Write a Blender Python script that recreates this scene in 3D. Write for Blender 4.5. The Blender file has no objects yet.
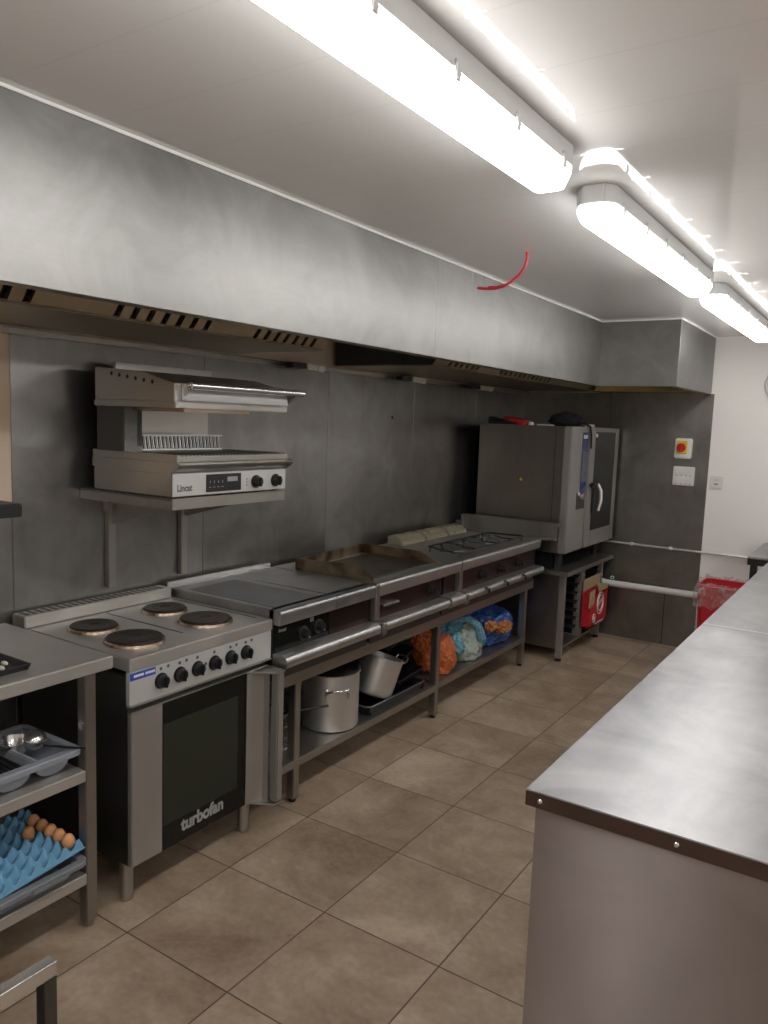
import bpy, bmesh, math, random
from mathutils import Vector, Matrix, noise
random.seed(7)
scene = bpy.context.scene
col = scene.collection
PI = math.pi
V = Vector

# ------------------------------------------------------------------ materials
def new_mat(name):
    m = bpy.data.materials.new(name); m.use_nodes = True
    nt = m.node_tree; b = nt.nodes['Principled BSDF']
    return m, nt, b
def plain(name, c, rough=.5, metal=0., spec=.5, emit=0, trans=0, alpha=1, coat=0, bump=0, bscale=80):
    m, nt, b = new_mat(name)
    b.inputs['Base Color'].default_value = (*c, 1); b.inputs['Roughness'].default_value = rough
    b.inputs['Metallic'].default_value = metal; b.inputs['Specular IOR Level'].default_value = spec
    b.inputs['Transmission Weight'].default_value = trans; b.inputs['Alpha'].default_value = alpha
    b.inputs['Coat Weight'].default_value = coat
    if emit:
        b.inputs['Emission Color'].default_value = (*c, 1); b.inputs['Emission Strength'].default_value = emit
    # faint surface variation so nothing is perfectly even
    tc = nt.nodes.new('ShaderNodeTexCoord'); n = nt.nodes.new('ShaderNodeTexNoise'); n.inputs['Scale'].default_value = 9
    n.inputs['Detail'].default_value = 4
    nt.links.new(tc.outputs['Object'], n.inputs['Vector'])
    mr = nt.nodes.new('ShaderNodeMapRange'); mr.inputs[3].default_value = max(0.02, rough - .06); mr.inputs[4].default_value = min(1, rough + .08)
    nt.links.new(n.outputs['Fac'], mr.inputs[0]); nt.links.new(mr.outputs[0], b.inputs['Roughness'])
    if bump:
        n2 = nt.nodes.new('ShaderNodeTexNoise'); n2.inputs['Scale'].default_value = bscale; n2.inputs['Detail'].default_value = 3
        nt.links.new(tc.outputs['Object'], n2.inputs['Vector'])
        bp = nt.nodes.new('ShaderNodeBump'); bp.inputs['Strength'].default_value = bump; bp.inputs['Distance'].default_value = .005
        nt.links.new(n2.outputs['Fac'], bp.inputs['Height']); nt.links.new(bp.outputs[0], b.inputs['Normal'])
    return m
def steel(name, c=(.56, .55, .53), rough=.3, grain='z', smudge=.12, bump=.06, cvar=.12, gscale=260, wave=.0, dirt=None, metal=.95, aniso=0, streak=0):
    """brushed stainless: stretched grain in roughness and bump, cloudy smudges in roughness and tone"""
    m, nt, b = new_mat(name); N = nt.nodes; L = nt.links
    tc = N.new('ShaderNodeTexCoord'); mp = N.new('ShaderNodeMapping')
    g = {'x': (3, gscale, gscale), 'y': (gscale, 3, gscale), 'z': (gscale, gscale, 3)}[grain]
    mp.inputs['Scale'].default_value = g
    L.new(tc.outputs['Object'], mp.inputs['Vector'])
    gn = N.new('ShaderNodeTexNoise'); gn.inputs['Scale'].default_value = 1; gn.inputs['Detail'].default_value = 3
    L.new(mp.outputs[0], gn.inputs['Vector'])
    sm = N.new('ShaderNodeTexNoise'); sm.inputs['Scale'].default_value = 3.2; sm.inputs['Detail'].default_value = 7; sm.inputs['Roughness'].default_value = .62
    sm.inputs['Distortion'].default_value = .9
    L.new(tc.outputs['Object'], sm.inputs['Vector'])
    a = N.new('ShaderNodeMath'); a.operation = 'MULTIPLY_ADD'; a.inputs[1].default_value = smudge * 2; a.inputs[2].default_value = rough - smudge
    L.new(sm.outputs['Fac'], a.inputs[0])
    a2 = N.new('ShaderNodeMath'); a2.operation = 'MULTIPLY_ADD'; a2.inputs[1].default_value = .07
    L.new(gn.outputs['Fac'], a2.inputs[0]); L.new(a.outputs[0], a2.inputs[2])
    a3 = N.new('ShaderNodeMath'); a3.operation = 'SUBTRACT'; a3.inputs[1].default_value = .035; a3.use_clamp = True
    L.new(a2.outputs[0], a3.inputs[0]); L.new(a3.outputs[0], b.inputs['Roughness'])
    cr = N.new('ShaderNodeMapRange'); cr.inputs[1].default_value = .3; cr.inputs[2].default_value = .7
    cr.inputs[3].default_value = 1 - cvar; cr.inputs[4].default_value = 1 + cvar * .5
    L.new(sm.outputs['Fac'], cr.inputs[0])
    mx = N.new('ShaderNodeMix'); mx.data_type = 'RGBA'; mx.blend_type = 'MULTIPLY'; mx.inputs[0].default_value = 1
    mx.inputs[6].default_value = (*c, 1)
    L.new(cr.outputs[0], mx.inputs[7])
    out = mx.outputs[2]
    if streak:
        mp2 = N.new('ShaderNodeMapping'); mp2.inputs['Scale'].default_value = {'x': (.5, 16, 16), 'y': (16, .5, 16), 'z': (16, 16, .5)}[grain]
        L.new(tc.outputs['Object'], mp2.inputs['Vector'])
        sn = N.new('ShaderNodeTexNoise'); sn.inputs['Scale'].default_value = 1; sn.inputs['Detail'].default_value = 6; sn.inputs['Roughness'].default_value = .65
        L.new(mp2.outputs[0], sn.inputs['Vector'])
        sr = N.new('ShaderNodeMapRange'); sr.inputs[1].default_value = .3; sr.inputs[2].default_value = .7; sr.inputs[3].default_value = 1-streak; sr.inputs[4].default_value = 1+streak
        L.new(sn.outputs['Fac'], sr.inputs[0])
        m3 = N.new('ShaderNodeMix'); m3.data_type = 'RGBA'; m3.blend_type = 'MULTIPLY'; m3.inputs[0].default_value = 1
        L.new(out, m3.inputs[6]); L.new(sr.outputs[0], m3.inputs[7]); out = m3.outputs[2]
    if dirt:
        dn = N.new('ShaderNodeTexNoise'); dn.inputs['Scale'].default_value = 7; dn.inputs['Detail'].default_value = 5
        L.new(tc.outputs['Object'], dn.inputs['Vector'])
        dr = N.new('ShaderNodeMapRange'); dr.inputs[1].default_value = .42; dr.inputs[2].default_value = .62
        L.new(dn.outputs['Fac'], dr.inputs[0])
        m2 = N.new('ShaderNodeMix'); m2.data_type = 'RGBA'; m2.inputs[7].default_value = (*dirt, 1)
        L.new(dr.outputs[0], m2.inputs[0]); L.new(out, m2.inputs[6]); out = m2.outputs[2]
    L.new(out, b.inputs['Base Color'])
    b.inputs['Metallic'].default_value = metal
    if wave:
        wn = N.new('ShaderNodeTexNoise'); wn.inputs['Scale'].default_value = 1.7; wn.inputs['Detail'].default_value = 1
        L.new(tc.outputs['Object'], wn.inputs['Vector'])
        b2 = N.new('ShaderNodeBump'); b2.inputs['Strength'].default_value = wave; b2.inputs['Distance'].default_value = .02
        L.new(wn.outputs['Fac'], b2.inputs['Height']); L.new(b2.outputs[0], b.inputs['Normal'])
    if aniso:
        b.inputs['Anisotropic'].default_value = aniso
        tv = N.new('ShaderNodeCombineXYZ'); tv.inputs[2].default_value = 1; L.new(tv.outputs[0], b.inputs['Tangent'])
    return m
def sheet_mat(name, c, alpha, rough=.25, bump=.5, bscale=25):
    """thin plastic film, partly see-through"""
    m, nt, b = new_mat(name); N = nt.nodes; L = nt.links
    b.inputs['Base Color'].default_value = (*c, 1); b.inputs['Roughness'].default_value = rough
    b.inputs['Alpha'].default_value = alpha; b.inputs['Transmission Weight'].default_value = 0
    b.inputs['Subsurface Weight'].default_value = 0
    tc = N.new('ShaderNodeTexCoord'); n = N.new('ShaderNodeTexNoise'); n.inputs['Scale'].default_value = bscale
    n.inputs['Detail'].default_value = 5; n.inputs['Distortion'].default_value = 1.6
    L.new(tc.outputs['Object'], n.inputs['Vector'])
    vo = N.new('ShaderNodeTexVoronoi'); vo.feature = 'F1'; vo.inputs['Scale'].default_value = bscale * 1.1
    av = N.new('ShaderNodeVectorMath'); av.operation = 'MULTIPLY_ADD'; av.inputs[1].default_value = (.05, .05, .05)
    L.new(n.outputs['Color'], av.inputs[0]); L.new(tc.outputs['Object'], av.inputs[2]); L.new(av.outputs[0], vo.inputs['Vector'])
    hs = N.new('ShaderNodeMath'); hs.operation = 'ADD'; L.new(n.outputs['Fac'], hs.inputs[0]); L.new(vo.outputs['Distance'], hs.inputs[1])
    bp = N.new('ShaderNodeBump'); bp.inputs['Strength'].default_value = bump; bp.inputs['Distance'].default_value = .02
    L.new(hs.outputs[0], bp.inputs['Height']); L.new(bp.outputs[0], b.inputs['Normal'])
    b.inputs['Coat Weight'].default_value = .6; b.inputs['Coat Roughness'].default_value = .12; L.new(bp.outputs[0], b.inputs['Coat Normal'])
    mr = N.new('ShaderNodeMapRange'); mr.inputs[1].default_value = .3; mr.inputs[2].default_value = .7
    mr.inputs[3].default_value = max(0, alpha - .25); mr.inputs[4].default_value = min(1, alpha + .2)
    L.new(n.outputs['Fac'], mr.inputs[0]); L.new(mr.outputs[0], b.inputs['Alpha'])
    return m

M_clad = steel('wall cladding steel', (.30, .293, .282), .34, 'z', .08, 0, .26, wave=.15, streak=.05)
M_hood = steel('canopy steel', (.265, .260, .252), .41, 'y', .13, .05, .26, wave=.25, streak=.04)
M_under = steel('canopy underside steel', (.46, .39, .28), .38, 'y', .1, .05, .2)
M_top = steel('worktop steel', (.43, .43, .44), .39, 'y', .14, .06, .30, wave=.1, streak=.04)
M_prep = steel('worn prep table steel', (.56, .54, .51), .46, 'y', .08, 0, .12, metal=.75)
M_panel = steel('counter end steel', (.34, .295, .29), .42, 'z', .04, .0, .12, wave=.12, aniso=.97, metal=1.)
M_fascia = steel('counter edge steel', (.13, .095, .085), .35, 'x', .05, .05, .1)
M_steel = steel('equipment steel', (.46, .445, .42), .3, 'y', .07, .05, .08)
M_steelz = steel('equipment steel upright grain', (.41, .395, .375), .38, 'z', .04, .0, .06, metal=.7)
M_dull = steel('dull table steel', (.38, .36, .33), .36, 'y', .1, .05, .15)
M_bright = steel('polished steel', (.72, .72, .72), .16, 'y', .04, .02, .04)
M_rail = steel('satin rail steel', (.50, .50, .49), .36, 'y', .06, 0, .1)
M_warmsteel = steel('gutter steel with warm glints', (.66, .54, .26), .24, 'x', .08, 0, .15)  # steel tinted yellow: warm reflections are painted into the colour
M_alu = steel('brushed aluminium', (.78, .78, .77), .42, 'z', .06, .06, .12)
M_paint = plain('satin silver fascia', (.56, .56, .55), .38, .35)
M_combi = steel('combi oven side steel', (.27, .245, .215), .34, 'z', .08, .05, .16, streak=.05)
M_maroon = steel('cooker fascia dark', (.060, .034, .030), .36, 'y', .06, .04, .1)
M_brown = steel('burnt griddle steel', (.40, .32, .22), .42, 'x', .12, .05, .2, dirt=(.12, .08, .05))
M_gplate = steel('seasoned griddle plate', (.10, .085, .075), .36, 'x', .12, .05, .3, dirt=(.16, .13, .10))
M_oldtray = steel('blackened tray metal', (.10, .10, .10), .34, 'y', .1, .05, .3)
M_greytray = steel('grey rim metal', (.34, .36, .38), .35, 'y', .1, .05, .1)
M_black = plain('black plastic', (.012, .012, .013), .35)
M_blackm = plain('black enamel', (.018, .018, .018), .28)
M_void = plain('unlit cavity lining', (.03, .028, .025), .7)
M_glassk = plain('black oven glass', (.006, .007, .006), .07, 0, .32)
M_window = plain('oven window glass', (.022, .026, .018), .10, 0, .4)
M_ceran = plain('grey ceramic hob glass', (.075, .08, .085), .32)
M_white = plain('white plastic', (.78, .77, .74), .35)
M_cream = plain('cream plastic', (.66, .63, .52), .45)
M_wall = plain('white washable wall board', (.92, .895, .87), .4)
M_beige = plain('cream painted wall', (.62, .50, .38), .6)
M_grey = plain('light grey light housing', (.66, .66, .66), .5)
M_bead = plain('white sealant bead', (.88, .88, .86), .3)
M_yellow = plain('yellow plate', (.80, .58, .02), .4)
M_red = plain('red plastic', (.55, .02, .015), .35)
M_binred = plain('red bin plastic', (.62, .02, .03), .38)
M_cable = plain('red cable sheath', (.70, .03, .06), .35)
M_blue = plain('blue sticker', (.03, .07, .38), .4)
M_letter = plain('pale lettering', (.62, .62, .60), .5)
M_lettermid = plain('grey lettering', (.30, .30, .29), .5)
M_lettert = plain('dark grey lettering', (.10, .10, .10), .5)
M_hot = plain('cast iron hotplate', (.035, .026, .022), .42, .5, bump=.15)
M_ring = steel('heat tinted ring', (.46, .36, .28), .24, 'z', .05, .02, .2)
M_greyp = plain('grey polypropylene', (.25, .27, .31), .42)
M_dgrey = plain('dark grey polypropylene', (.19, .20, .215), .45)
M_pulp = plain('blue moulded pulp', (.16, .37, .56), .9, bump=.5, bscale=300)
M_egg = plain('brown egg shell', (.68, .33, .14), .5)
M_card = plain('brown cardboard', (.42, .31, .17), .8)
M_cardred = plain('red printed cardboard', (.55, .02, .03), .4)
M_bread = plain('toasted bread', (.38, .15, .045), .7, bump=.5, bscale=60)
M_cloth = plain('black cloth', (.012, .012, .014), .9, bump=.5, bscale=150)
M_orange = sheet_mat('orange net bag film', (.85, .20, .05), .85, .22, .9, 34)
M_teal = sheet_mat('teal bag film', (.16, .42, .52), .85, .25, .9, 20)
M_pale = sheet_mat('pale bag film', (.52, .60, .52), .9, .3, .9, 26)
M_bluebag = sheet_mat('blue bag film', (.05, .15, .52), .85, .22, .9, 20)
M_liner = sheet_mat('clear bin liner film', (.80, .74, .72), .24, .2, .9, 18)
M_steeldark = steel('dark and shaded steel', (.13, .13, .125), .4, 'z', .05, .04, .1)  # for dark parts; also carries painted shade on trolley legs and tray runners
M_blueobj = plain('turquoise plastic', (.03, .32, .48), .4)
M_panelblue = plain('blue control foil', (.02, .045, .14), .25)
M_screen = plain('grey display', (.08, .10, .13), .15)
M_amber = plain('amber plastic', (.6, .35, .03), .3)
M_flue = plain('cream enamel flue cover', (.24, .215, .15), .28)
M_led = plain('dim display digits', (.30, .30, .30), .4)

def lamp_mat():
    m, nt, b = new_mat('lit diffuser')
    b.inputs['Base Color'].default_value = (.9, .9, .9, 1)
    b.inputs['Emission Color'].default_value = (1, .985, .96, 1); b.inputs['Emission Strength'].default_value = LAMP
    return m
LAMP = 10.5
M_lamp = lamp_mat()

def floor_mat():
    m, nt, b = new_mat('beige stone effect floor tiles'); N = nt.nodes; L = nt.links
    tc = N.new('ShaderNodeTexCoord'); sep = N.new('ShaderNodeSeparateXYZ'); L.new(tc.outputs['Object'], sep.inputs[0])
    def math_(op, a, b_=None, c=None):
        n = N.new('ShaderNodeMath'); n.operation = op
        for i, v in enumerate((a, b_, c)):
            if v is None: continue
            if isinstance(v, (int, float)): n.inputs[i].default_value = v
            else: L.new(v, n.inputs[i])
        return n.outputs[0]
    TX, TY, X0 = .4417, .4544, .743
    u = math_('DIVIDE', math_('SUBTRACT', sep.outputs[0], X0 - TX * 20), TX)
    v = math_('DIVIDE', math_('ADD', sep.outputs[1], TY * 20), TY)
    fu = math_('FRACT', u); fv = math_('FRACT', v)
    du = math_('MINIMUM', fu, math_('SUBTRACT', 1, fu)); dv = math_('MINIMUM', fv, math_('SUBTRACT', 1, fv))
    d = math_('MINIMUM', du, dv)
    mr = N.new('ShaderNodeMapRange'); mr.inputs[1].default_value = .0035; mr.inputs[2].default_value = .0065
    L.new(d, mr.inputs[0])                       # 0 in the grout, 1 on the tile
    iu = math_('FLOOR', u); iv = math_('FLOOR', v)
    cb = N.new('ShaderNodeCombineXYZ'); L.new(iu, cb.inputs[0]); L.new(iv, cb.inputs[1])
    wn = N.new('ShaderNodeTexWhiteNoise'); wn.noise_dimensions = '2D'; L.new(cb.outputs[0], wn.inputs['Vector'])
    # cloudy veining, shifted per tile so it breaks at the joints
    add = N.new('ShaderNodeVectorMath'); add.operation = 'MULTIPLY_ADD'
    L.new(cb.outputs[0], add.inputs[0]); add.inputs[1].default_value = (7.3, 3.1, 0); L.new(tc.outputs['Object'], add.inputs[2])
    n1 = N.new('ShaderNodeTexNoise'); n1.inputs['Scale'].default_value = 2.6; n1.inputs['Detail'].default_value = 9; n1.inputs['Roughness'].default_value = .68
    n1.inputs['Distortion'].default_value = .4
    L.new(add.outputs[0], n1.inputs['Vector'])
    n2 = N.new('ShaderNodeTexNoise'); n2.inputs['Scale'].default_value = 45; n2.inputs['Detail'].default_value = 4
    L.new(add.outputs[0], n2.inputs['Vector'])
    ramp = N.new('ShaderNodeValToRGB'); e = ramp.color_ramp.elements
    e[0].position = .30; e[0].color = (.20, .135, .09, 1); e[1].position = .68; e[1].color = (.50, .40, .30, 1)
    mid = ramp.color_ramp.elements.new(.5); mid.color = (.35, .265, .19, 1)
    s = math_('ADD', math_('MULTIPLY', n1.outputs['Fac'], .82), math_('MULTIPLY', n2.outputs['Fac'], .18))
    s = math_('ADD', s, math_('MULTIPLY', math_('SUBTRACT', wn.outputs['Value'], .5), .10))
    L.new(s, ramp.inputs[0])
    mx = N.new('ShaderNodeMix'); mx.data_type = 'RGBA'; mx.inputs[6].default_value = (.075, .055, .042, 1)
    L.new(mr.outputs[0], mx.inputs[0]); L.new(ramp.outputs[0], mx.inputs[7]); L.new(mx.outputs[2], b.inputs['Base Color'])
    b.inputs['Roughness'].default_value = .42
    rr = N.new('ShaderNodeMapRange'); rr.inputs[3].default_value = .55; rr.inputs[4].default_value = .38
    L.new(n1.outputs['Fac'], rr.inputs[0]); L.new(rr.outputs[0], b.inputs['Roughness'])
    hgt = math_('ADD', mr.outputs[0], math_('MULTIPLY', n2.outputs['Fac'], .15))
    bp = N.new('ShaderNodeBump'); bp.inputs['Strength'].default_value = .5; bp.inputs['Distance'].default_value = .003
    L.new(hgt, bp.inputs['Height']); L.new(bp.outputs[0], b.inputs['Normal'])
    return m
def ceiling_mat():
    m, nt, b = new_mat('glossy white ceiling boards'); N = nt.nodes; L = nt.links
    tc = N.new('ShaderNodeTexCoord'); sep = N.new('ShaderNodeSeparateXYZ'); L.new(tc.outputs['Object'], sep.inputs[0])
    d = N.new('ShaderNodeMath'); d.operation = 'DIVIDE'; d.inputs[1].default_value = .25; L.new(sep.outputs[1], d.inputs[0])
    f = N.new('ShaderNodeMath'); f.operation = 'PINGPONG'; f.inputs[1].default_value = .5; L.new(d.outputs[0], f.inputs[0])
    mr = N.new('ShaderNodeMapRange'); mr.inputs[1].default_value = 0; mr.inputs[2].default_value = .02; L.new(f.outputs[0], mr.inputs[0])
    n = N.new('ShaderNodeTexNoise'); n.inputs['Scale'].default_value = 2.5; n.inputs['Detail'].default_value = 3; L.new(tc.outputs['Object'], n.inputs['Vector'])
    mp = N.new('ShaderNodeMapping'); mp.inputs['Scale'].default_value = (.6, 16, 1); L.new(tc.outputs['Object'], mp.inputs['Vector'])
    n3 = N.new('ShaderNodeTexNoise'); n3.inputs['Scale'].default_value = 1; n3.inputs['Detail'].default_value = 2; L.new(mp.outputs[0], n3.inputs['Vector'])
    mx = N.new('ShaderNodeMix'); mx.data_type = 'RGBA'; mx.inputs[6].default_value = (.79, .78, .765, 1); mx.inputs[7].default_value = (.84, .83, .815, 1)
    L.new(mr.outputs[0], mx.inputs[0]); L.new(mx.outputs[2], b.inputs['Base Color'])
    rr = N.new('ShaderNodeMapRange'); rr.inputs[3].default_value = .03; rr.inputs[4].default_value = .07; L.new(n.outputs['Fac'], rr.inputs[0])
    L.new(rr.outputs[0], b.inputs['Roughness'])
    b.inputs['Specular IOR Level'].default_value = .5
    h = N.new('ShaderNodeMath'); h.operation = 'MULTIPLY_ADD'; h.inputs[1].default_value = .5; L.new(n3.outputs['Fac'], h.inputs[0]); L.new(mr.outputs[0], h.inputs[2])
    bp = N.new('ShaderNodeBump'); bp.inputs['Strength'].default_value = .14; bp.inputs['Distance'].default_value = .0012
    L.new(h.outputs[0], bp.inputs['Height']); L.new(bp.outputs[0], b.inputs['Normal'])
    return m
M_floor = floor_mat(); M_ceil = ceiling_mat()

# ------------------------------------------------------------------ mesh builder
def pairs_(x): return x
def rrect(x0, x1, y0, y1, r, n=6):
    out = []
    for cx, cy, a0 in ((x1-r, y1-r, 0), (x0+r, y1-r, 90), (x0+r, y0+r, 180), (x1-r, y0+r, 270)):
        for k in range(n+1):
            a = math.radians(a0 + 90*k/n); out.append((cx+r*math.cos(a), cy+r*math.sin(a)))
    return out
class MB:
    def rings(s, loops, closed=False):
        """loops of 3D points with equal count, skinned one to the next"""
        t = bmesh.new(); rs = [[t.verts.new(p) for p in l] for l in loops]
        pr = list(zip(rs, rs[1:])) + ([(rs[-1], rs[0])] if closed else [])
        for a, b in pairs_(pr):
            n = len(a)
            for k in range(n): t.faces.new((a[k], a[(k+1) % n], b[(k+1) % n], b[k]))
        if not closed:
            t.faces.new(rs[0][::-1]); t.faces.new(rs[-1])
        bmesh.ops.recalc_face_normals(t, faces=t.faces)
        return s._take(t)
    def rim(s, x0, x1, y0, y1, z0, z1, w, r=.03, b=.003):
        L = []
        for ins, z in ((0, z0), (0, z1-b), (b, z1), (w-b, z1), (w, z1-b), (w, z0)):
            L.append([(px, py, z) for px, py in rrect(x0+ins, x1-ins, y0+ins, y1-ins, max(r-ins, .004))])
        return s.rings(L, True)
    def __init__(s): s.bm = bmesh.new()
    def _take(s, t):
        me = bpy.data.meshes.new('t'); t.to_mesh(me); t.free(); s.bm.from_mesh(me); bpy.data.meshes.remove(me); return s
    def box(s, x0, x1, y0, y1, z0, z1, b=.003, rot=None, seg=2):
        t = bmesh.new(); bmesh.ops.create_cube(t, size=1)
        c = V(((x0+x1)/2, (y0+y1)/2, (z0+z1)/2))
        bmesh.ops.scale(t, vec=(abs(x1-x0), abs(y1-y0), abs(z1-z0)), verts=t.verts)
        if b: bmesh.ops.bevel(t, geom=t.edges[:], offset=min(b, .45*min(abs(x1-x0), abs(y1-y0), abs(z1-z0))), segments=seg, affect='EDGES')
        if rot is not None: bmesh.ops.transform(t, matrix=rot.to_4x4(), verts=t.verts)
        bmesh.ops.translate(t, vec=c, verts=t.verts)
        return s._take(t)
    def cyl(s, p0, p1, r, r2=None, seg=24, b=0):
        p0, p1 = V(p0), V(p1); d = p1 - p0; t = bmesh.new()
        bmesh.ops.create_cone(t, cap_ends=True, segments=seg, radius1=r, radius2=r if r2 is None else r2, depth=d.length)
        if b: bmesh.ops.bevel(t, geom=[e for e in t.edges if len(e.link_faces) == 2 and min(len(f.verts) for f in e.link_faces) <= 4 < max(len(f.verts) for f in e.link_faces)], offset=b, segments=2, affect='EDGES')
        q = V((0, 0, 1)).rotation_difference(d.normalized())
        bmesh.ops.transform(t, matrix=Matrix.Translation((p0+p1)/2) @ q.to_matrix().to_4x4(), verts=t.verts)
        return s._take(t)
    def lathe(s, prof, c=(0, 0, 0), seg=40, mat=None):
        t = bmesh.new(); rings = []
        for r, z in prof:
            if r < 1e-5: rings.append([t.verts.new((0, 0, z))])
            else: rings.append([t.verts.new((r*math.cos(2*PI*k/seg), r*math.sin(2*PI*k/seg), z)) for k in range(seg)])
        for a, b in zip(rings, rings[1:]):
            for k in range(seg):
                k2 = (k+1) % seg
                if len(a) == 1 and len(b) == 1: continue
                if len(a) == 1: t.faces.new((a[0], b[k2], b[k]))
                elif len(b) == 1: t.faces.new((a[k], a[k2], b[0]))
                else: t.faces.new((a[k], a[k2], b[k2], b[k]))
        bmesh.ops.recalc_face_normals(t, faces=t.faces)
        if mat is not None: bmesh.ops.transform(t, matrix=mat, verts=t.verts)
        bmesh.ops.translate(t, vec=c, verts=t.verts)
        return s._take(t)
    def prism(s, poly, axis, a0, a1, b=0):
        """poly in the plane across axis: x -> (y,z), y -> (x,z), z -> (x,y)"""
        t = bmesh.new()
        f = {'x': lambda p, a: (a, p[0], p[1]), 'y': lambda p, a: (p[0], a, p[1]), 'z': lambda p, a: (p[0], p[1], a)}[axis]
        A = [t.verts.new(f(p, a0)) for p in poly]; B = [t.verts.new(f(p, a1)) for p in poly]
        t.faces.new(A); t.faces.new(B[::-1]); n = len(poly)
        for k in range(n): t.faces.new((A[k], B[k], B[(k+1) % n], A[(k+1) % n]))
        bmesh.ops.recalc_face_normals(t, faces=t.faces)
        if b: bmesh.ops.bevel(t, geom=t.edges[:], offset=b, segments=2, affect='EDGES')
        return s._take(t)
    def tube(s, pts, r, seg=10, close=False):
        pts = [V(p) for p in pts]; t = bmesh.new(); rings = []; n = len(pts)
        up = None
        for i, p in enumerate(pts):
            if close: d = (pts[(i+1) % n] - pts[i-1]).normalized()
            else: d = (pts[min(i+1, n-1)] - pts[max(i-1, 0)]).normalized()
            if up is None:
                up = d.orthogonal().normalized()
            up = (up - d*up.dot(d)).normalized(); sd = d.cross(up)
            rr = r[i] if isinstance(r, (list, tuple)) else r
            rings.append([t.verts.new(p + up*rr*math.cos(2*PI*k/seg) + sd*rr*math.sin(2*PI*k/seg)) for k in range(seg)])
        pairs = list(zip(rings, rings[1:]))
        if close: pairs.append((rings[-1], rings[0]))
        for a, b in pairs:
            for k in range(seg): t.faces.new((a[k], a[(k+1) % seg], b[(k+1) % seg], b[k]))
        if not close: t.faces.new(rings[0][::-1]); t.faces.new(rings[-1])
        bmesh.ops.recalc_face_normals(t, faces=t.faces)
        return s._take(t)
    def ball(s, c, r, sc=(1, 1, 1), sub=3, fn=None, rot=None):
        t = bmesh.new(); bmesh.ops.create_icosphere(t, subdivisions=sub, radius=1)
        for v in t.verts:
            k = fn(v.co) if fn else 1
            v.co = V((v.co.x*sc[0]*k*r, v.co.y*sc[1]*k*r, v.co.z*sc[2]*k*r))
        if rot is not None: bmesh.ops.transform(t, matrix=rot.to_4x4(), verts=t.verts)
        bmesh.ops.translate(t, vec=c, verts=t.verts)
        return s._take(t)
    def grid(s, fn, nu, nv, thick=0):
        t = bmesh.new()
        vs = [[t.verts.new(fn(i/nu, j/nv)) for j in range(nv+1)] for i in range(nu+1)]
        for i in range(nu):
            for j in range(nv): t.faces.new((vs[i][j], vs[i+1][j], vs[i+1][j+1], vs[i][j+1]))
        bmesh.ops.recalc_face_normals(t, faces=t.faces)
        if thick: bmesh.ops.solidify(t, geom=t.faces[:], thickness=thick)
        return s._take(t)
    def rot(s, R, piv):
        bmesh.ops.transform(s.bm, matrix=Matrix.Translation(piv) @ R.to_4x4() @ Matrix.Translation(-V(piv)), verts=s.bm.verts); return s
    def build(s, name, mat, parent=None, smooth=35):
        o0 = org(parent) if parent is not None else V((0, 0, 0))
        bmesh.ops.translate(s.bm, vec=-o0, verts=s.bm.verts)
        me = bpy.data.meshes.new(name); s.bm.to_mesh(me); s.bm.free()
        for p in me.polygons: p.use_smooth = True
        me.set_sharp_from_angle(angle=math.radians(smooth))
        me.materials.append(mat)
        o = bpy.data.objects.new(name, me); col.objects.link(o)
        if parent is not None: o.parent = parent
        return o
ORG = {}
def org(o):
    while o is not None:
        if o.name in ORG: return ORG[o.name]
        o = o.parent
    return V((0, 0, 0))
def thing(name, label, cat, loc, group=None):
    o = bpy.data.objects.new(name, None); col.objects.link(o); o.location = loc; o.empty_display_size = .05
    ORG[o.name] = V(loc); o['label'] = label; o['category'] = cat
    if group: o['group'] = group
    return o
def solo(mb, name, mat, label, cat, loc, group=None):
    """a thing that is one mesh, its origin at loc"""
    bmesh.ops.translate(mb.bm, vec=-V(loc), verts=mb.bm.verts)
    o = mb.build(name, mat); o.location = loc; ORG[o.name] = V(loc)
    o['label'] = label; o['category'] = cat
    if group: o['group'] = group
    return o
def struct(mb, name, mat):
    o = mb.build(name, mat); o['kind'] = 'structure'; return o
def text(name, body, size, mat, parent, origin, face='x', extrude=.0006, bold=0., sx=1., shear=0., align='LEFT'):
    c = bpy.data.curves.new(name, 'FONT'); c.body = body; c.size = size; c.extrude = extrude; c.offset = bold; c.shear = shear
    c.align_x = align
    t = bpy.data.objects.new('t', c); col.objects.link(t)
    dg = bpy.context.evaluated_depsgraph_get(); me = bpy.data.meshes.new_from_object(t.evaluated_get(dg))
    bpy.data.objects.remove(t); bpy.data.curves.remove(c)
    R = Matrix(((0, 0, 1), (1, 0, 0), (0, 1, 0))) if face == 'x' else Matrix(((1, 0, 0), (0, 0, -1), (0, 1, 0)))
    me.transform(Matrix.Diagonal((sx, 1, 1, 1))); me.transform(R.to_4x4())
    me.transform(Matrix.Translation(V(origin) - org(parent)))
    me.materials.clear(); me.materials.append(mat); me.name = name
    o = bpy.data.objects.new(name, me); col.objects.link(o); o.parent = parent
    return o

# ------------------------------------------------------------------ camera
cam_d = bpy.data.cameras.new('camera'); cam = bpy.data.objects.new('camera', cam_d); col.objects.link(cam)
R3 = [(0.833198278694914, 0.551800359231387, 0.036013774197446405),
      (0.09453396502040708, -0.0779687298612064, -0.9924637054428495),
      (-0.5448338809557945, 0.8303235759123925, -0.11712728737021391)]
r, d, f = (V(q) for q in R3)
cam.matrix_world = Matrix.Translation((2.64668879, -1.49704209, 1.65)) @ Matrix((r, -d, -f)).transposed().to_4x4()
cam_d.sensor_fit = 'VERTICAL'; cam_d.sensor_height = 36; cam_d.lens = 775.527/1024*36
cam_d.clip_start = .02
scene.camera = cam

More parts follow.
